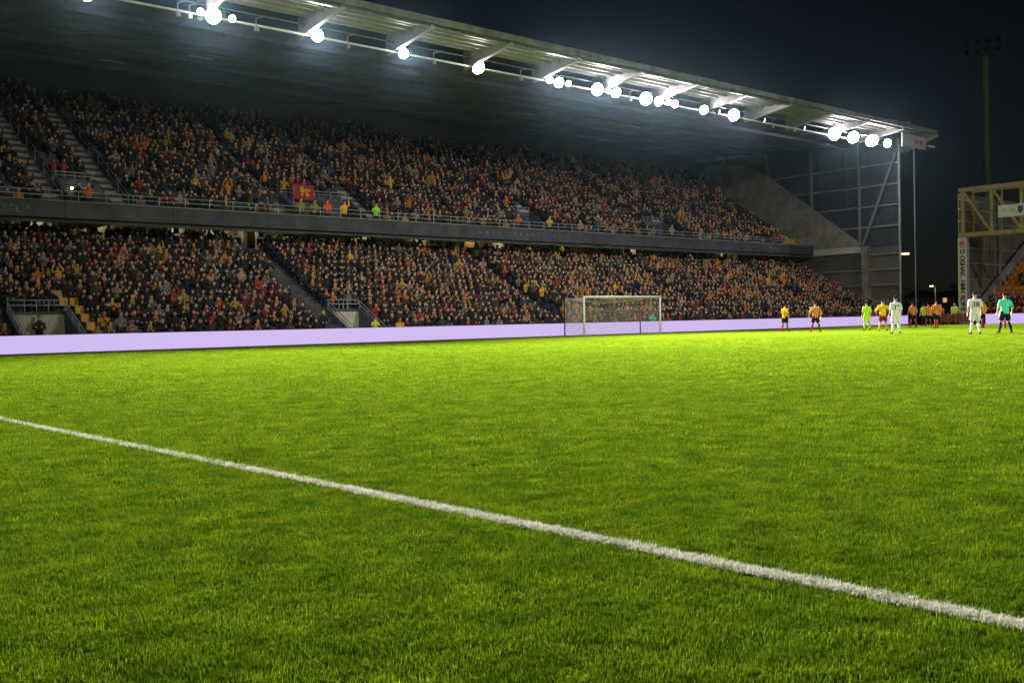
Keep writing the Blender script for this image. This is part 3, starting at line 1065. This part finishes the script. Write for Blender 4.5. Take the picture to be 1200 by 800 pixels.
def light_mast(base, h, facing, label, lit):
    """tubular mast with a platform and two rows of floodlights"""
    e = empty('floodlight_mast', label, 'mast', None, base)
    bx, by = base[0], base[1]
    MB().tube((0, 0, 0), (0, 0, h), .55, .32, 14).build('pole', mat('mast_grey', (.62, .63, .64), .6, var=.1), e)
    d = Vector(facing).normalized()
    s = Vector((-d.y, d.x, 0))
    w = 2.3
    mb = MB()
    mb.beam(-s * w + Vector((0, 0, h)), s * w + Vector((0, 0, h)), .5, .16)
    mb.build('platform', M_steel, e)
    fr = MB()
    for z in (h + .9, h + 2.0):
        fr.beam(-s * w + Vector((0, 0, z)), s * w + Vector((0, 0, z)), .08, .08)
    for t in (-1, -.33, .33, 1):
        fr.beam(s * w * t + Vector((0, 0, h)), s * w * t + Vector((0, 0, h + 2.3)), .08, .08, d)
    fr.build('lamp_frame', M_steel, e)
    for z in (h + .75, h + 1.85):
        for t in (-.9, -.35, .2, .75):
            p = s * w * t + d * .3 + Vector((0, 0, z))
            mb = MB()
            q = (d * 3 - Vector((0, 0, .9))).normalized()
            mb.tube(p, p + q * .35, .14, .33, 12)
            o = mb.build('lamp_housing', M_black, e)
            lb = MB().tube(p + q * .352, p + q * .36, .30, .30, 12)
            lb.build('lens', M_lens if lit else M_lensoff, o)
    return e


mp = pix(1158, 300, 0, 131.0)
light_mast((131.0, mp.y, -.06), 33.4, (-mp.x, -mp.y * .2 - 10, 0), 'tall unlit floodlight mast beyond the corner of the stands', False)
# two unseen masts added behind the camera to light pitch, players and facing crowd
for base, aims in (((-34, -42, -.06), ((67, 38, 1), (34, 46, 2), (44, 40, 0))), ((62, -78, -.06), ((26, 47, 2), (64, 47, 2), (48, 38, 0), (89, 35, 4)))):
    e = light_mast(base, 27, (45 - base[0], 30 - base[1], 0), 'lit floodlight mast added unseen behind the near touchline', True)
    e['group'] = 'masts added unseen behind the near touchline'
    for a in aims:
        ld = bpy.data.lights.new('added_mast_lamp', 'SPOT')
        ld.energy = OPP_WATTS
        ld.spot_size = math.radians(24)
        ld.spot_blend = 1.0
        ld.shadow_soft_size = .8
        ld.color = (1, .945, .86)
        lo = bpy.data.objects.new('added_mast_lamp', ld)
        COL.objects.link(lo)
        lo.parent = e
        d = Vector((45 - base[0], 30 - base[1], 0)).normalized()
        lo.location = Vector((0, 0, 28.4)) + d * 1.2
        lo.rotation_euler = (Vector(a) - Vector(base) - lo.location).to_track_quat('-Z', 'Y').to_euler()

# ------------------------------------------------------------------ perimeter LED boards
BY, BH = 48.42, 0.84
def board(p, q, label, group):
    p, q = Vector(p), Vector(q)
    e = empty('perimeter_board', label, 'advertising board', group, p)
    d = (q - p).normalized()
    n = Vector((d.y, -d.x, 0))
    L = (q - p).length
    def quad(a0, a1, z0, z1, t0, t1):
        vs = [d * a + n * t + Vector((0, 0, z)) for a in (a0, a1) for t in (t0, t1) for z in (z0, z1)]
        return MB().add(vs, [(0, 1, 3, 2), (4, 6, 7, 5), (0, 4, 5, 1), (2, 3, 7, 6), (0, 2, 6, 4), (1, 5, 7, 3)])
    quad(0.001, L - .001, .012, BH, -.10, 0).build('cabinet', M_black, e)
    quad(.002, L - .002, .018, BH - .02, .002, .012).build('screen', M_led, e)
    quad(.3, .45, 0, .4, -.4, -.11).build('foot', M_black, e)
    quad(L - .45, L - .3, 0, .4, -.4, -.11).build('foot', M_black, e)
    return e


bx1 = pix(1064, 375, 1, BY).x
xs = np.linspace(-2, bx1, 13)
for i, (a, b) in enumerate(zip(xs[:-1], xs[1:])):
    board((a, BY, 0), (b, BY, 0), 'glowing lavender perimeter board under the packed grandstand, ' + ORD[11 - i] + ' from the corner gap', 'lavender boards along the goal line')
RBX = 82.5
ry = pix(1155, 375, 0, RBX).y
for i in range(3):
    board((RBX, ry - 6 * i, 0), (RBX, ry - 6 * i - 6, 0), 'glowing lavender perimeter board before the orange seats, ' + ORD[i] + ' from the lettered column', 'lavender boards by the side stand')

# ------------------------------------------------------------------ goal
GX0, GX1, GH = 46.75, 54.07, 2.44
goal = empty('goal', 'white football goal with net in front of the lavender boards', 'goal')
for x in (GX0 - .06, GX1 + .06):
    MB().tube((x, GOAL_Y, 0), (x, GOAL_Y, GH + .06), .065, n=12).build('post', M_white, goal, True)
MB().tube((GX0 - .12, GOAL_Y, GH + .06), (GX1 + .12, GOAL_Y, GH + .06), .065, n=12).build('crossbar', M_white, goal, True)
NB = GOAL_Y + 1.75
for x in (GX0 - .05, GX1 + .05):
    MB().tube((x, NB + .08, 0), (x, NB + .08, GH + .1), .045, n=8).build('net_stanchion', M_black, goal)
net = MB()
CW = .0075
def strand(pts):
    for p, q in zip(pts[:-1], pts[1:]):
        net.beam(p, q, CW, CW, (0.3, 0.2, 1) if abs(q[2] - p[2]) < .5 * math.dist(p, q) else (1, .3, 0))
def roof_z(x, t):
    u = (x - GX0) / (GX1 - GX0)
    return GH - .32 * math.sin(PI * u) * math.sin(PI * min(1, t * .62 + .0))
nx = 60
nyd = 14
for i in range(nx + 1):
    x = GX0 + (GX1 - GX0) * i / nx
    strand([(x, GOAL_Y + 1.75 * t, roof_z(x, t)) for t in (0, .25, .5, .75, 1)])
    zt = roof_z(x, 1)
    strand([(x, NB, zt), (x, NB + .02, zt * .5), (x, NB, .02)])
for k in range(nyd + 1):
    t = k / nyd
    strand([(GX0 + (GX1 - GX0) * u, GOAL_Y + 1.75 * t, roof_z(GX0 + (GX1 - GX0) * u, t)) for u in np.linspace(0, 1, 13)])
    for x in (GX0, GX1):
        strand([(x, GOAL_Y + 1.75 * t, GH), (x, GOAL_Y + 1.75 * t, .02)])
for k in range(20):
    z = .02 + 2.3 * k / 19
    for x in (GX0, GX1):
        strand([(x, GOAL_Y, z), (x, NB, z)])
    strand([(GX0 + (GX1 - GX0) * u, NB + .03 * math.sin(9 * u + z), z * roof_z(GX0 + (GX1 - GX0) * u, 1) / GH) for u in np.linspace(0, 1, 11)])
no = net.build('net', M_net, goal)
no['kind'] = 'stuff'

# ------------------------------------------------------------------ players, referee, stewards
SHIRT, SHORT, SKIN, HAIR, SOCK, BOOT = range(6)
M_skin = mat('skin', (.46, .26, .18), .55, var=.08)
M_hair = mat('hair_dark', (.02, .013, .009), .95)
M_boot = mat('boot', (.015, .015, .015), .85)


def stripe_mat(name, a, b, period, duty=.5):
    m = bpy.data.materials.new(name)
    m.use_nodes = True
    nt = m.node_tree
    bs = nt.nodes['Principled BSDF']
    bs.inputs['Roughness'].default_value = .8
    tc = nt.nodes.new('ShaderNodeTexCoord')
    sx = nt.nodes.new('ShaderNodeSeparateXYZ')
    nt.links.new(tc.outputs['Object'], sx.inputs[0])
    d = nt.nodes.new('ShaderNodeMath')
    d.operation = 'MULTIPLY_ADD'
    d.inputs[1].default_value = 1 / period
    d.inputs[2].default_value = 10 + duty / 2
    nt.links.new(sx.outputs[0], d.inputs[0])
    fr = nt.nodes.new('ShaderNodeMath')
    fr.operation = 'FRACT'
    nt.links.new(d.outputs[0], fr.inputs[0])
    lt = nt.nodes.new('ShaderNodeMath')
    lt.operation = 'LESS_THAN'
    lt.inputs[1].default_value = duty
    nt.links.new(fr.outputs[0], lt.inputs[0])
    mx = nt.nodes.new('ShaderNodeMix')
    mx.data_type = 'RGBA'
    nt.links.new(lt.outputs[0], mx.inputs[0])
    mx.inputs[6].default_value = (*a, 1)
    mx.inputs[7].default_value = (*b, 1)
    nt.links.new(mx.outputs[2], bs.inputs['Base Color'])
    return m


def cloth(name, c):
    m = mat(name, c, .9, var=.12, scale=14)
    m.node_tree.nodes['Principled BSDF'].inputs['Specular IOR Level'].default_value = .1
    return m


for _m in (M_hair, M_boot):
    _m.node_tree.nodes['Principled BSDF'].inputs['Specular IOR Level'].default_value = .03
K_stripe = stripe_mat('orange_stripe_shirt', (.72, .30, .03), (.28, .03, .02), .105, .42)
K_orange = stripe_mat('orange_shirt', (.72, .27, .02), (.50, .13, .02), .13, .35)
K_yellow = cloth('yellow_shirt', (.72, .42, .02))
K_lime = cloth('lime_shirt', (.42, .70, .04))
K_white = cloth('white_shirt', (.62, .61, .60))
K_mint = cloth('mint_shirt', (.10, .62, .42))
K_black = cloth('black_shorts', (.014, .012, .014))
K_maroon = cloth('maroon_sock', (.22, .02, .02))
K_redsock = cloth('red_sock', (.38, .05, .02))
K_gold = cloth('gold_sock', (.55, .34, .05))
K_hiviz = cloth('hiviz_vest', (.45, .60, .06))
K_navy = cloth('navy_trousers', (.014, .018, .035))
K_coat = cloth('orange_coat', (.62, .16, .02))


def body_geo(stance=.12, arms=((.16, -.02, 0.0), (.16, -.02, 0.0)), step=0.0, twist=0.0, trousers=False, head_turn=0.0, lean=0.0):
    """returns (verts, faces, region) of overlapping solids, later fused into one skin; faces +Y"""
    mb, reg = MB(), []

    def mark(r):
        reg.extend([r] * (len(mb.f) - len(reg)))

    def rings(rs, n, r):
        vs, fs = [], []
        for (cx, cy, cz, rx, ry) in rs:
            vs += [(cx + rx * math.cos(2 * PI * i / n), cy + ry * math.sin(2 * PI * i / n), cz) for i in range(n)]
        for j in range(len(rs) - 1):
            fs.extend((j * n + i, j * n + (i + 1) % n, (j + 1) * n + (i + 1) % n, (j + 1) * n + i) for i in range(n))
        fs += [tuple(range(n))[::-1], tuple(range((len(rs) - 1) * n, len(rs) * n))]
        mb.add(vs, fs)
        mark(r)

    def path(pts, rad, r, n=10):
        for p, q, a, b in zip(pts[:-1], pts[1:], rad[:-1], rad[1:]):
            mb.tube(p, q, a, b, n)
        for p, a in zip(pts, rad):
            mb.ball(p, a * .985, n, 6)
        mark(r)

    L = lambda z: lean * (z - .9)
    rings([(0, -.012, .845, .190, .136), (0, -.01, .95, .184, .134), (0, 0, 1.08, .176, .124), (0, L(1.28), 1.28, .204, .130), (0, L(1.4) - .005, 1.40, .216, .118),
           (0, L(1.46) - .005, 1.455, .155, .09), (0, L(1.5), 1.49, .075, .07)], 16, SHIRT)
    rings([(0, L(1.5), 1.46, .062, .064), (0, L(1.56) + .012, 1.58, .058, .06)], 12, SKIN)
    hy = L(1.66) + .02
    hx = 0.0
    mb.ball((hx, hy, 1.660), (.080, .098, .118), 14, 10)
    mb.ball((hx + .09 * math.sin(head_turn), hy + .09 * math.cos(head_turn), 1.65), (.018, .022, .026), 6, 4)     # nose
    mb.ball((hx, hy + .04, 1.59), (.045, .05, .035), 8, 6)                                                     # jaw
    for s in (-1, 1):
        mb.ball((hx + s * .078, hy - .005, 1.655), (.016, .022, .034), 6, 4)                                    # ears
    mark(SKIN)
    mb.ball((hx, hy - .020, 1.694), (.088, .094, .088), 14, 8)
    mark(HAIR)
    hands = []
    for k, s in enumerate((-1, 1)):
        out, fwd, bend = arms[k]
        sh = Vector((s * .196, L(1.40), 1.395))
        el = sh + Vector((s * out, fwd - .03, -.285 + abs(fwd) * .3))
        wr = el + Vector((s * (.02 - bend * .5), .08 + bend, -.235 + bend * .6))
        mid_ = sh.lerp(el, .72)
        path([sh, mid_], [.078, .076], SHIRT)
        path([mid_, el, wr], [.050, .047, .033], SKIN, 8)
        hands.append((s, wr, (wr - el).normalized()))
        hip = Vector((s * .085, -.005, .90))
        st_ = step * s
        kn = Vector((s * (.085 + stance * .35), st_ * .5 + .03, .50))
        an = Vector((s * (.085 + stance * .8), st_ - .02, .085))
        if trousers:
            path([hip, kn, an], [.105, .082, .068], SHORT)
        else:
            cut = hip.lerp(kn, .68)
            path([hip, cut], [.120, .118], SHORT)
            path([cut.lerp(hip, .1), kn], [.084, .061], SKIN)
            calf = kn.lerp(an, .34) + Vector((0, -.018, 0))
            path([kn.lerp(an, .13), calf, an], [.060, .066, .045], SOCK)
        path([an + Vector((0, -.03, -.035)), an + Vector((s * .03, .16, -.052))], [.046, .034], BOOT)
    return mb, reg, hands


def finger_geo(hands):
    mb = MB()
    for s, wr, d in hands:
        side = Vector((0, 1, 0)) - d * d.y
        side.normalize()
        nrm = d.cross(side)
        c = wr + d * .055
        mb.beam(wr + d * .0, wr + d * .095, .075, .028, nrm)
        for i, ln in enumerate((.062, .075, .078, .068)):
            b = wr + d * .09 + side * (-.030 + .02 * i)
            m_ = b + d * ln * .55 + nrm * (-s * .006)
            mb.tube(b, m_, .009, .008, 5)
            mb.tube(m_, m_ + d * ln * .45 + nrm * (-s * .018), .008, .006, 5)
        t = wr + d * .03 + side * .036
        mb.tube(t, t + d * .035 + side * .022, .011, .009, 5)
        mb.tube(t + d * .035 + side * .022, t + d * .065 + side * .026, .009, .007, 5)
    return mb


GEO_CACHE = {}


def fused(key, **kw):
    if key in GEO_CACHE:
        return GEO_CACHE[key]
    mb, reg, hands = body_geo(**kw)
    me = mb.mesh('rough')
    ob = bpy.data.objects.new('rough', me)
    COL.objects.link(ob)
    rm = ob.modifiers.new('fuse', 'REMESH')
    rm.mode = 'VOXEL'
    rm.voxel_size = .017
    sm = ob.modifiers.new('smooth', 'SMOOTH')
    sm.factor = .5
    sm.iterations = 3
    bpy.context.view_layer.update()
    out = bpy.data.meshes.new_from_object(ob.evaluated_get(bpy.context.evaluated_depsgraph_get()))
    tree = BVHTree.FromPolygons([Vector(v) for v in mb.v], mb.f)
    idx = []
    for p in out.polygons:
        h = tree.find_nearest(p.center)
        idx.append(reg[h[2]] if h and h[2] is not None else SHIRT)
    bpy.data.objects.remove(ob)
    fg = finger_geo(hands)
    bm = bmesh.new()
    bm.from_mesh(out)
    for f, i in zip(bm.faces, idx):
        f.material_index = i
        f.smooth = True
    vv = [bm.verts.new(v) for v in fg.v]
    for f in fg.f:
        try:
            nf = bm.faces.new([vv[i] for i in f])
            nf.material_index = SKIN
            nf.smooth = True
        except ValueError:
            pass
    bm.to_mesh(out)
    bm.free()
    GEO_CACHE[key] = (out, [p.material_index for p in out.polygons])
    return GEO_CACHE[key]


POSE_KW = {
    'stand': dict(stance=.12, arms=((.07, 0, .02), (.07, .0, .03))),
    'wide': dict(stance=.24, arms=((.12, -.03, .0), (.12, -.03, .02))),
    'ready': dict(stance=.22, arms=((.15, -.02, .05), (.15, -.02, .05)), lean=.06),
    'walk': dict(stance=.06, step=.13, arms=((.07, .08, .05), (.07, -.08, .02))),
    'hips': dict(stance=.16, arms=((.20, -.05, .12), (.20, -.05, .12))),
    'steward': dict(stance=.1, arms=((.06, .02, .03), (.06, .02, .03)), trousers=True),
}


def player(px, py_feet, height, pose, turn, shirt, shorts, sock, label, number=None, boot=None, hair=None, dist=None, cat='person', group=None, numcol=None):
    v = fw + RV * ((px - 600) / F_PX) + UV * ((400 - py_feet) / F_PX)
    t = -CAM_H / v.z if dist is None else dist / v.dot(fw)
    pos = CP + v * t
    pos.z = 0
    me, idx = fused(pose, **POSE_KW[pose])
    me = me.copy()
    me.name = 'person'
    me.materials.clear()
    for m in (shirt, shorts, M_skin, hair or M_hair, sock, boot or M_boot):
        me.materials.append(m)
    me.polygons.foreach_set('material_index', idx)
    s = height / 1.795
    zmin = min(q.co.z for q in me.vertices)
    o = inst('person', me, None, (pos.x, pos.y, -zmin * s + .002), (0, 0, AZ - PI / 2 + turn), (s, s, s))
    tag(o, label, cat, group)
    if number:
        tm = text_mesh(number, .29, numcol or M_ink, .002, bold=.008)
        inst('shirt_number', tm, o, (0, -.146, 1.24), (PI / 2, 0, 0))
    return o


# distance comes from the feet on the grass
player(1143, 392.3, 1.86, 'stand', -.10, K_white, K_white, K_white, 'player in all white kit with number 18 standing beside the mint shirted referee', '18', dist=44.5)
player(1178, 391.8, 1.82, 'wide', .05, K_mint, K_black, K_black, 'referee in mint green shirt and black shorts with legs apart', '1', dist=45.5, numcol=cloth('pale_mint', (.25, .72, .55)))
player(1050, 390.5, 1.84, 'stand', .05, K_white, K_white, K_white, 'player in all white kit with number 19 in front of end of boards', '19', dist=49.5)
player(1035, 387.4, 1.82, 'hips', -.35, K_yellow, K_maroon, K_gold, 'player in yellow shirt and maroon shorts beside white number 19', None, dist=59)
player(1016, 386.8, 1.78, 'stand', .15, K_lime, K_lime, K_lime, 'goalkeeper in lime green shirt, shorts and socks', None, dist=63)
player(956, 389, 1.80, 'ready', .0, K_stripe, K_black, K_maroon, 'player in orange and dark red striped shirt with black shorts standing alone', None, dist=60)
player(920, 387.3, 1.80, 'walk', -.9, K_yellow, K_black, K_redsock, 'player in yellow shirt with dark shorts turned sideways', None, dist=66.5)
player(1070, 382.8, 1.82, 'ready', .3, K_orange, K_black, K_redsock, 'player in orange shirt in front of the gap between the stands', None, dist=73)
player(1088, 382.5, 1.76, 'stand', -.2, K_orange, K_black, K_redsock, 'orange shirted player farther from the camera in the pair by the gap', None, dist=76)
player(1097.5, 385.4, 1.82, 'walk', .1, K_orange, K_black, K_redsock, 'orange shirted player nearer to the camera in the pair by the gap', '7', dist=66, numcol=M_redink)
player(1151.5, 384.2, 1.80, 'walk', .6, K_orange, K_black, K_maroon, 'player in orange shirt half hidden behind white number 18', None, dist=62)
player(1175.5, 387.5, 1.78, 'walk', -.3, K_stripe, K_white, K_redsock, 'player in orange shirt hidden behind the mint referee', None, dist=58)
player(1082.5, 381.5, 1.75, 'steward', .2, K_hiviz, K_navy, K_navy, 'steward in lime vest and navy trousers near the orange pair', None, dist=81)
player(1119, 381.0, 1.78, 'steward', 2.9, K_hiviz, K_navy, K_navy, 'steward in lime vest beside the red barrier', None, dist=83)
player(1102.5, 381.0, 1.72, 'steward', 2.7, K_coat, K_black, K_black, 'person in orange coat behind the orange pair', None, dist=84)

# ------------------------------------------------------------------ side stand with yellow truss
SX = 84.0
side = empty('side_stand', 'side stand with orange seats, yellow roof truss and lettered column', 'grandstand')
cy = pix(1129.5, 330, 0, SX).y
ctop = 7.2
MB().box(SX - .2, SX + .3, cy - .34, cy + .34, -.05, ctop).build('lettered_column', M_steel, side)
bnr = MB().box(SX - .23, SX - .205, cy - .36, cy + .36, .95, ctop - .05).build('column_banner', M_banner, side)
# emblem and letters running down the column, turned a quarter
def on_col(ch, z, size, m):
    me = text_mesh(ch, size, m, .003, bold=.022)
    inst('letter', me, bnr, (SX - .236, cy, z), (PI / 2, PI / 2, -PI / 2))
eb = MB()
for (a, z, w, h) in ((-.16, 6.35, .32, .1), (-.2, 6.5, .12, .35), (.06, 6.5, .14, .35), (-.06, 6.55, .1, .3), (-.16, 6.9, .3, .07)):
    eb.box(SX - .238, SX - .232, cy + a, cy + a + w, z, z + h)
eb.build('emblem', M_redink, bnr)
zl = 6.0
for ch in 'D OGHAK,HMN ROBE F':
    if ch != ' ':
        on_col(ch, zl, .52 if ch != ',' else .3, M_ink)
    zl -= .335 if ch != ' ' else .2

# truss
ys = [cy - 2.36 * k for k in range(9)]
zt, zb = 11.1, ctop + .18
for z in (zt, zb):
    MB().box(SX - .17, SX + .17, ys[-1], ys[0] + .3, z - .17, z + .17).build('truss_chord', M_yellow, side)
for k, y in enumerate(ys):
    MB().box(SX - .11, SX + .11, y - .11, y + .11, zb + .17, zt - .17).build('truss_post', M_yellow, side)
    if k < len(ys) - 1:
        MB().beam((SX, y - .1, zt - .2), (SX, ys[k + 1] + .1, zb + .2), .18, .18, (1, 0, 0)).build('truss_diagonal', M_yellow, side)
for z in (zt, zb):
    MB().box(SX + 1.85, SX + 2.05, ys[-1], ys[0], z - .1, z + .1).build('rear_chord', mat('rear_truss', (.16, .12, .05), .6), side)
for y in ys:
    MB().box(SX + 1.88, SX + 2.02, y - .07, y + .07, zb + .1, zt - .1).build('rear_post', mat('rear_truss', (.16, .12, .05), .6), side)
    MB().box(SX + .17, SX + 1.85, y - .05, y + .05, zt - .05, zt + .05).build('truss_tie', M_yellow, side)
sg = MB().box(SX - .26, SX - .2, pix(1220, 240, 0, SX).y, pix(1171, 240, 0, SX).y, 8.55, 9.5).build('truss_sign', mat('sign_white', (.5, .5, .49), .6, var=.1), side)
sy = pix(1171, 240, 0, SX).y
inst('lettering', text_mesh('FC  MR', .34, mat('faded_ink', (.30, .28, .25), .8)), sg, (SX - .268, sy - .75, 9.05), (PI / 2, 0, -PI / 2))
em = MB()
em.prism_x([(sy - 1.55, 9.35), (sy - 1.95, 9.35), (sy - 1.95, 8.95), (sy - 1.75, 8.7), (sy - 1.55, 8.95)], SX - .276, SX - .262)
em.build('crest', mat('crest_navy', (.05, .05, .09), .6), sg)

# end wall with rails
WY = cy + .55
for i in range(8):
    a = SX + .4 + i * 2.7
    MB().box(a, a + 2.68, WY, WY + .06, -.05, 10.9).build('cladding_panel', M_brown, side)
for z in (1.1, 2.4, 3.75, 5.1, 6.4, 8.6, 9.6, 10.4):
    MB().box(SX + .32, SX + 22, WY - .13, WY - .01, z - .06, z + .06).build('girt', M_steel, side)
for x in (SX + 7.5, SX + 14.5):
    MB().box(x, x + .25, WY - .3, WY - .14, 0, 10.9).build('wall_column', mat('column_grey', (.14, .15, .165)), side)
# raking parapet and terrace
TY1 = cy + .15
r0 = pix(1143, 362, 1, TY1)
r1 = pix(1198, 292, 1, TY1)
sl_ = (r1.z - r0.z) / (r1.x - r0.x)
def rake(x):
    return r0.z + (x - r0.x) * sl_
MB().prism_y([(r0.x - 1.2, 0), (r0.x - 1.2, rake(r0.x - 1.2)), (r0.x + 17, rake(r0.x + 17)), (r0.x + 17, rake(r0.x + 17) - 1.3), (r0.x + 1.2, 0)], TY1 - .1, TY1 + .1).build('raking_parapet', M_conc, side)
MB().beam((r0.x - 1.2, TY1, rake(r0.x - 1.2) + .08), (r0.x + 17, TY1, rake(r0.x + 17) + .08), .32, .12, (0, 1, 0)).build('parapet_coping', M_steel, side)
TX0, TN, TD = r0.x - .6, 16, .8
TR_ = TD * sl_
mb = MB()
prof = [(TX0, -.3)]
for i in range(TN):
    prof += [(TX0 + i * TD, .15 + i * TR_), (TX0 + (i + 1) * TD, .15 + i * TR_)]
prof += [(TX0 + TN * TD, -.3)]
mb.prism_y(prof, TY1 - 20, TY1 - .12).build('terrace', M_dconc, side)
sm_ = seat_mesh().mesh('seat', M_seato)
cnt = 0
side_people = []
for i in range(14):
    for k in range(17):
        y = TY1 - .55 - k * .52
        x, z = TX0 + i * TD + .5, .15 + i * TR_
        inst('seat', sm_, side, (x, y, z), (0, 0, -PI / 2))
        if (i in (6, 7) and k > 1 and random.random() < .85) or (i < 4 and random.random() < (.75 if k < 7 else .3)) or random.random() < .04:
            side_people.append((x, y, z, i, k))
for (x, y, z, i, k) in side_people[:60]:
    j = random.choices(['navy', 'black', 'charcoal', 'red', 'orange', 'grey'], [5, 5, 2, 1, 1, 1])[0]
    hr = pick(H_W)
    pose = random.choice(['rest', 'fold', 'clap'])
    key = (j, None, hr, pose, False)
    if key not in cache:
        geo = GEO_SEAT[pose]
        cache[key] = body_mesh('person', geo, colours(geo[2], j, None, hr, random.choice(SKINS)))
    o = inst('person', cache[key], None, (x, y, z), (0, 0, -PI / 2 + random.gauss(0, .2)))
    tag(o, 'spectator in ' + j + ' jacket, ' + hr + ', ' + POSE_TXT[pose] + ', among orange seats, ' + ROWS[i], 'person', 'spectators among the orange seats')

# red barrier between the boards
rb = pix(1124, 381, 2, 0)
rb = Vector((81.6, pix(1124, 375, 0, 81.6).y, 0))
bar = empty('crowd_barrier', 'low red barrier beside the lettered column', 'barrier', None, (rb.x, rb.y, 0))
for k in range(4):
    y = -.95 + k * .62
    MB().box(-.03, .03, y, y + .58, .22, .92).build('panel', M_barred, bar)
for k in range(5):
    y = -.97 + k * .62
    MB().box(-.04, .04, y - .015, y + .015, 0, 1.0).build('post', M_steel, bar)

# ------------------------------------------------------------------ street beyond the gap
def house(px0, px1, ptop, X, label, lit=None):
    a, b = pix(px0, 350, 0, X), pix(px1, 350, 0, X)
    y1, y0 = a.y, b.y
    top = pix((px0 + px1) / 2, ptop, 0, X).z
    e = empty('house', label, 'house', None, (X, (y0 + y1) / 2, -.06))
    w = (y1 - y0) / 2
    ev = top * .74
    MB().box(0, 8, -w, w, 0, ev).build('wall', M_brick, e)
    rf = MB().add([(-.3, -w - .2, ev), (-.3, w + .2, ev), (8.3, w + .2, ev), (8.3, -w - .2, ev), (4, -w - .2, top), (4, w + .2, top)],
                  [(0, 1, 5, 4), (2, 3, 4, 5), (1, 2, 5), (3, 0, 4), (0, 3, 2, 1)]).build('roof', M_roof, e)
    MB().box(3.4, 4.2, w * .5, w * .5 + .7, top - .5, top + .9).build('chimney', M_brick, rf)
    n = max(2, int(w / 1.5))
    for k in range(n):
        for zz in ((.9, 2.1), (2.6, 3.6)):
            yy = -w + 2 * w * (k + .5) / n
            f = MB().box(-.05, -.003, yy - .38, yy + .38, zz[0], zz[1]).build('window', M_white, e)
            MB().box(-.06, -.052, yy - .3, yy + .3, zz[0] + .08, zz[1] - .08).build('pane', M_winlit if lit == (k, zz[0] > 2) else M_window, f)
    return e


house(1058, 1078, 340, 165, 'low dark brick house behind the grandstand corner post')
house(1080, 1100, 341, 172, 'dark brick house left of the lit window beyond the gap')
house(1101, 1127, 339, 160, 'dark brick house with one lit window beyond the gap', (1, True))
sp = pix(1096, 337, 0, 150)
lp = empty('street_lamp', 'street lamp with warm glowing head beyond the gap between stands', 'street lamp', None, (150, sp.y, -.06))
MB().tube((0, 0, 0), (0, 0, sp.z + .3), .09, .06, 8).build('pole', M_steel, lp)
MB().tube((0, 0, sp.z + .3), (-1.0, 0, sp.z + .4), .04, n=6).build('arm', M_steel, lp)
hd = MB().box(-1.5, -.9, -.16, .16, sp.z + .33, sp.z + .47).build('lamp_head', M_steel, lp)
MB().ball((-1.2, 0, sp.z + .28), (.32, .24, .10), 10, 6).build('bulb', M_street, lp)
ll = bpy.data.lights.new('street_glow', 'POINT')
ll.energy = 80
ll.color = (1, .62, .3)
ll.shadow_soft_size = .2
lo = bpy.data.objects.new('street_glow', ll)
COL.objects.link(lo)
lo.parent = lp
lo.location = (-1.2, 0, sp.z - .1)
# dark hoarding closing the gap behind the corner
hb = MB().box(112, 112.15, 45, 66, -.06, 2.2).build('hoarding', mat('hoarding_dark', (.02, .022, .028), .8))
tag(hb, 'dark hoarding closing the gap between the two stands', 'fence')

# ------------------------------------------------------------------ haze in the floodlit air
hz = MB().box(-75, 215, -95, 135, -1.2, 38.5)
hm = bpy.data.materials.new('night_haze')
hm.use_nodes = True
hn = hm.node_tree
hn.nodes.remove(hn.nodes['Principled BSDF'])
pv = hn.nodes.new('ShaderNodeVolumePrincipled')
pv.inputs['Color'].default_value = (.50, .76, 1.0, 1)
pv.inputs['Density'].default_value = 0.0000115
pv.inputs['Anisotropy'].default_value = 0.96
hn.links.new(pv.outputs[0], hn.nodes['Material Output'].inputs['Volume'])
ho = hz.build('haze', hm)
tag(ho, 'thin haze hanging in the floodlit night air', None, None, 'stuff')
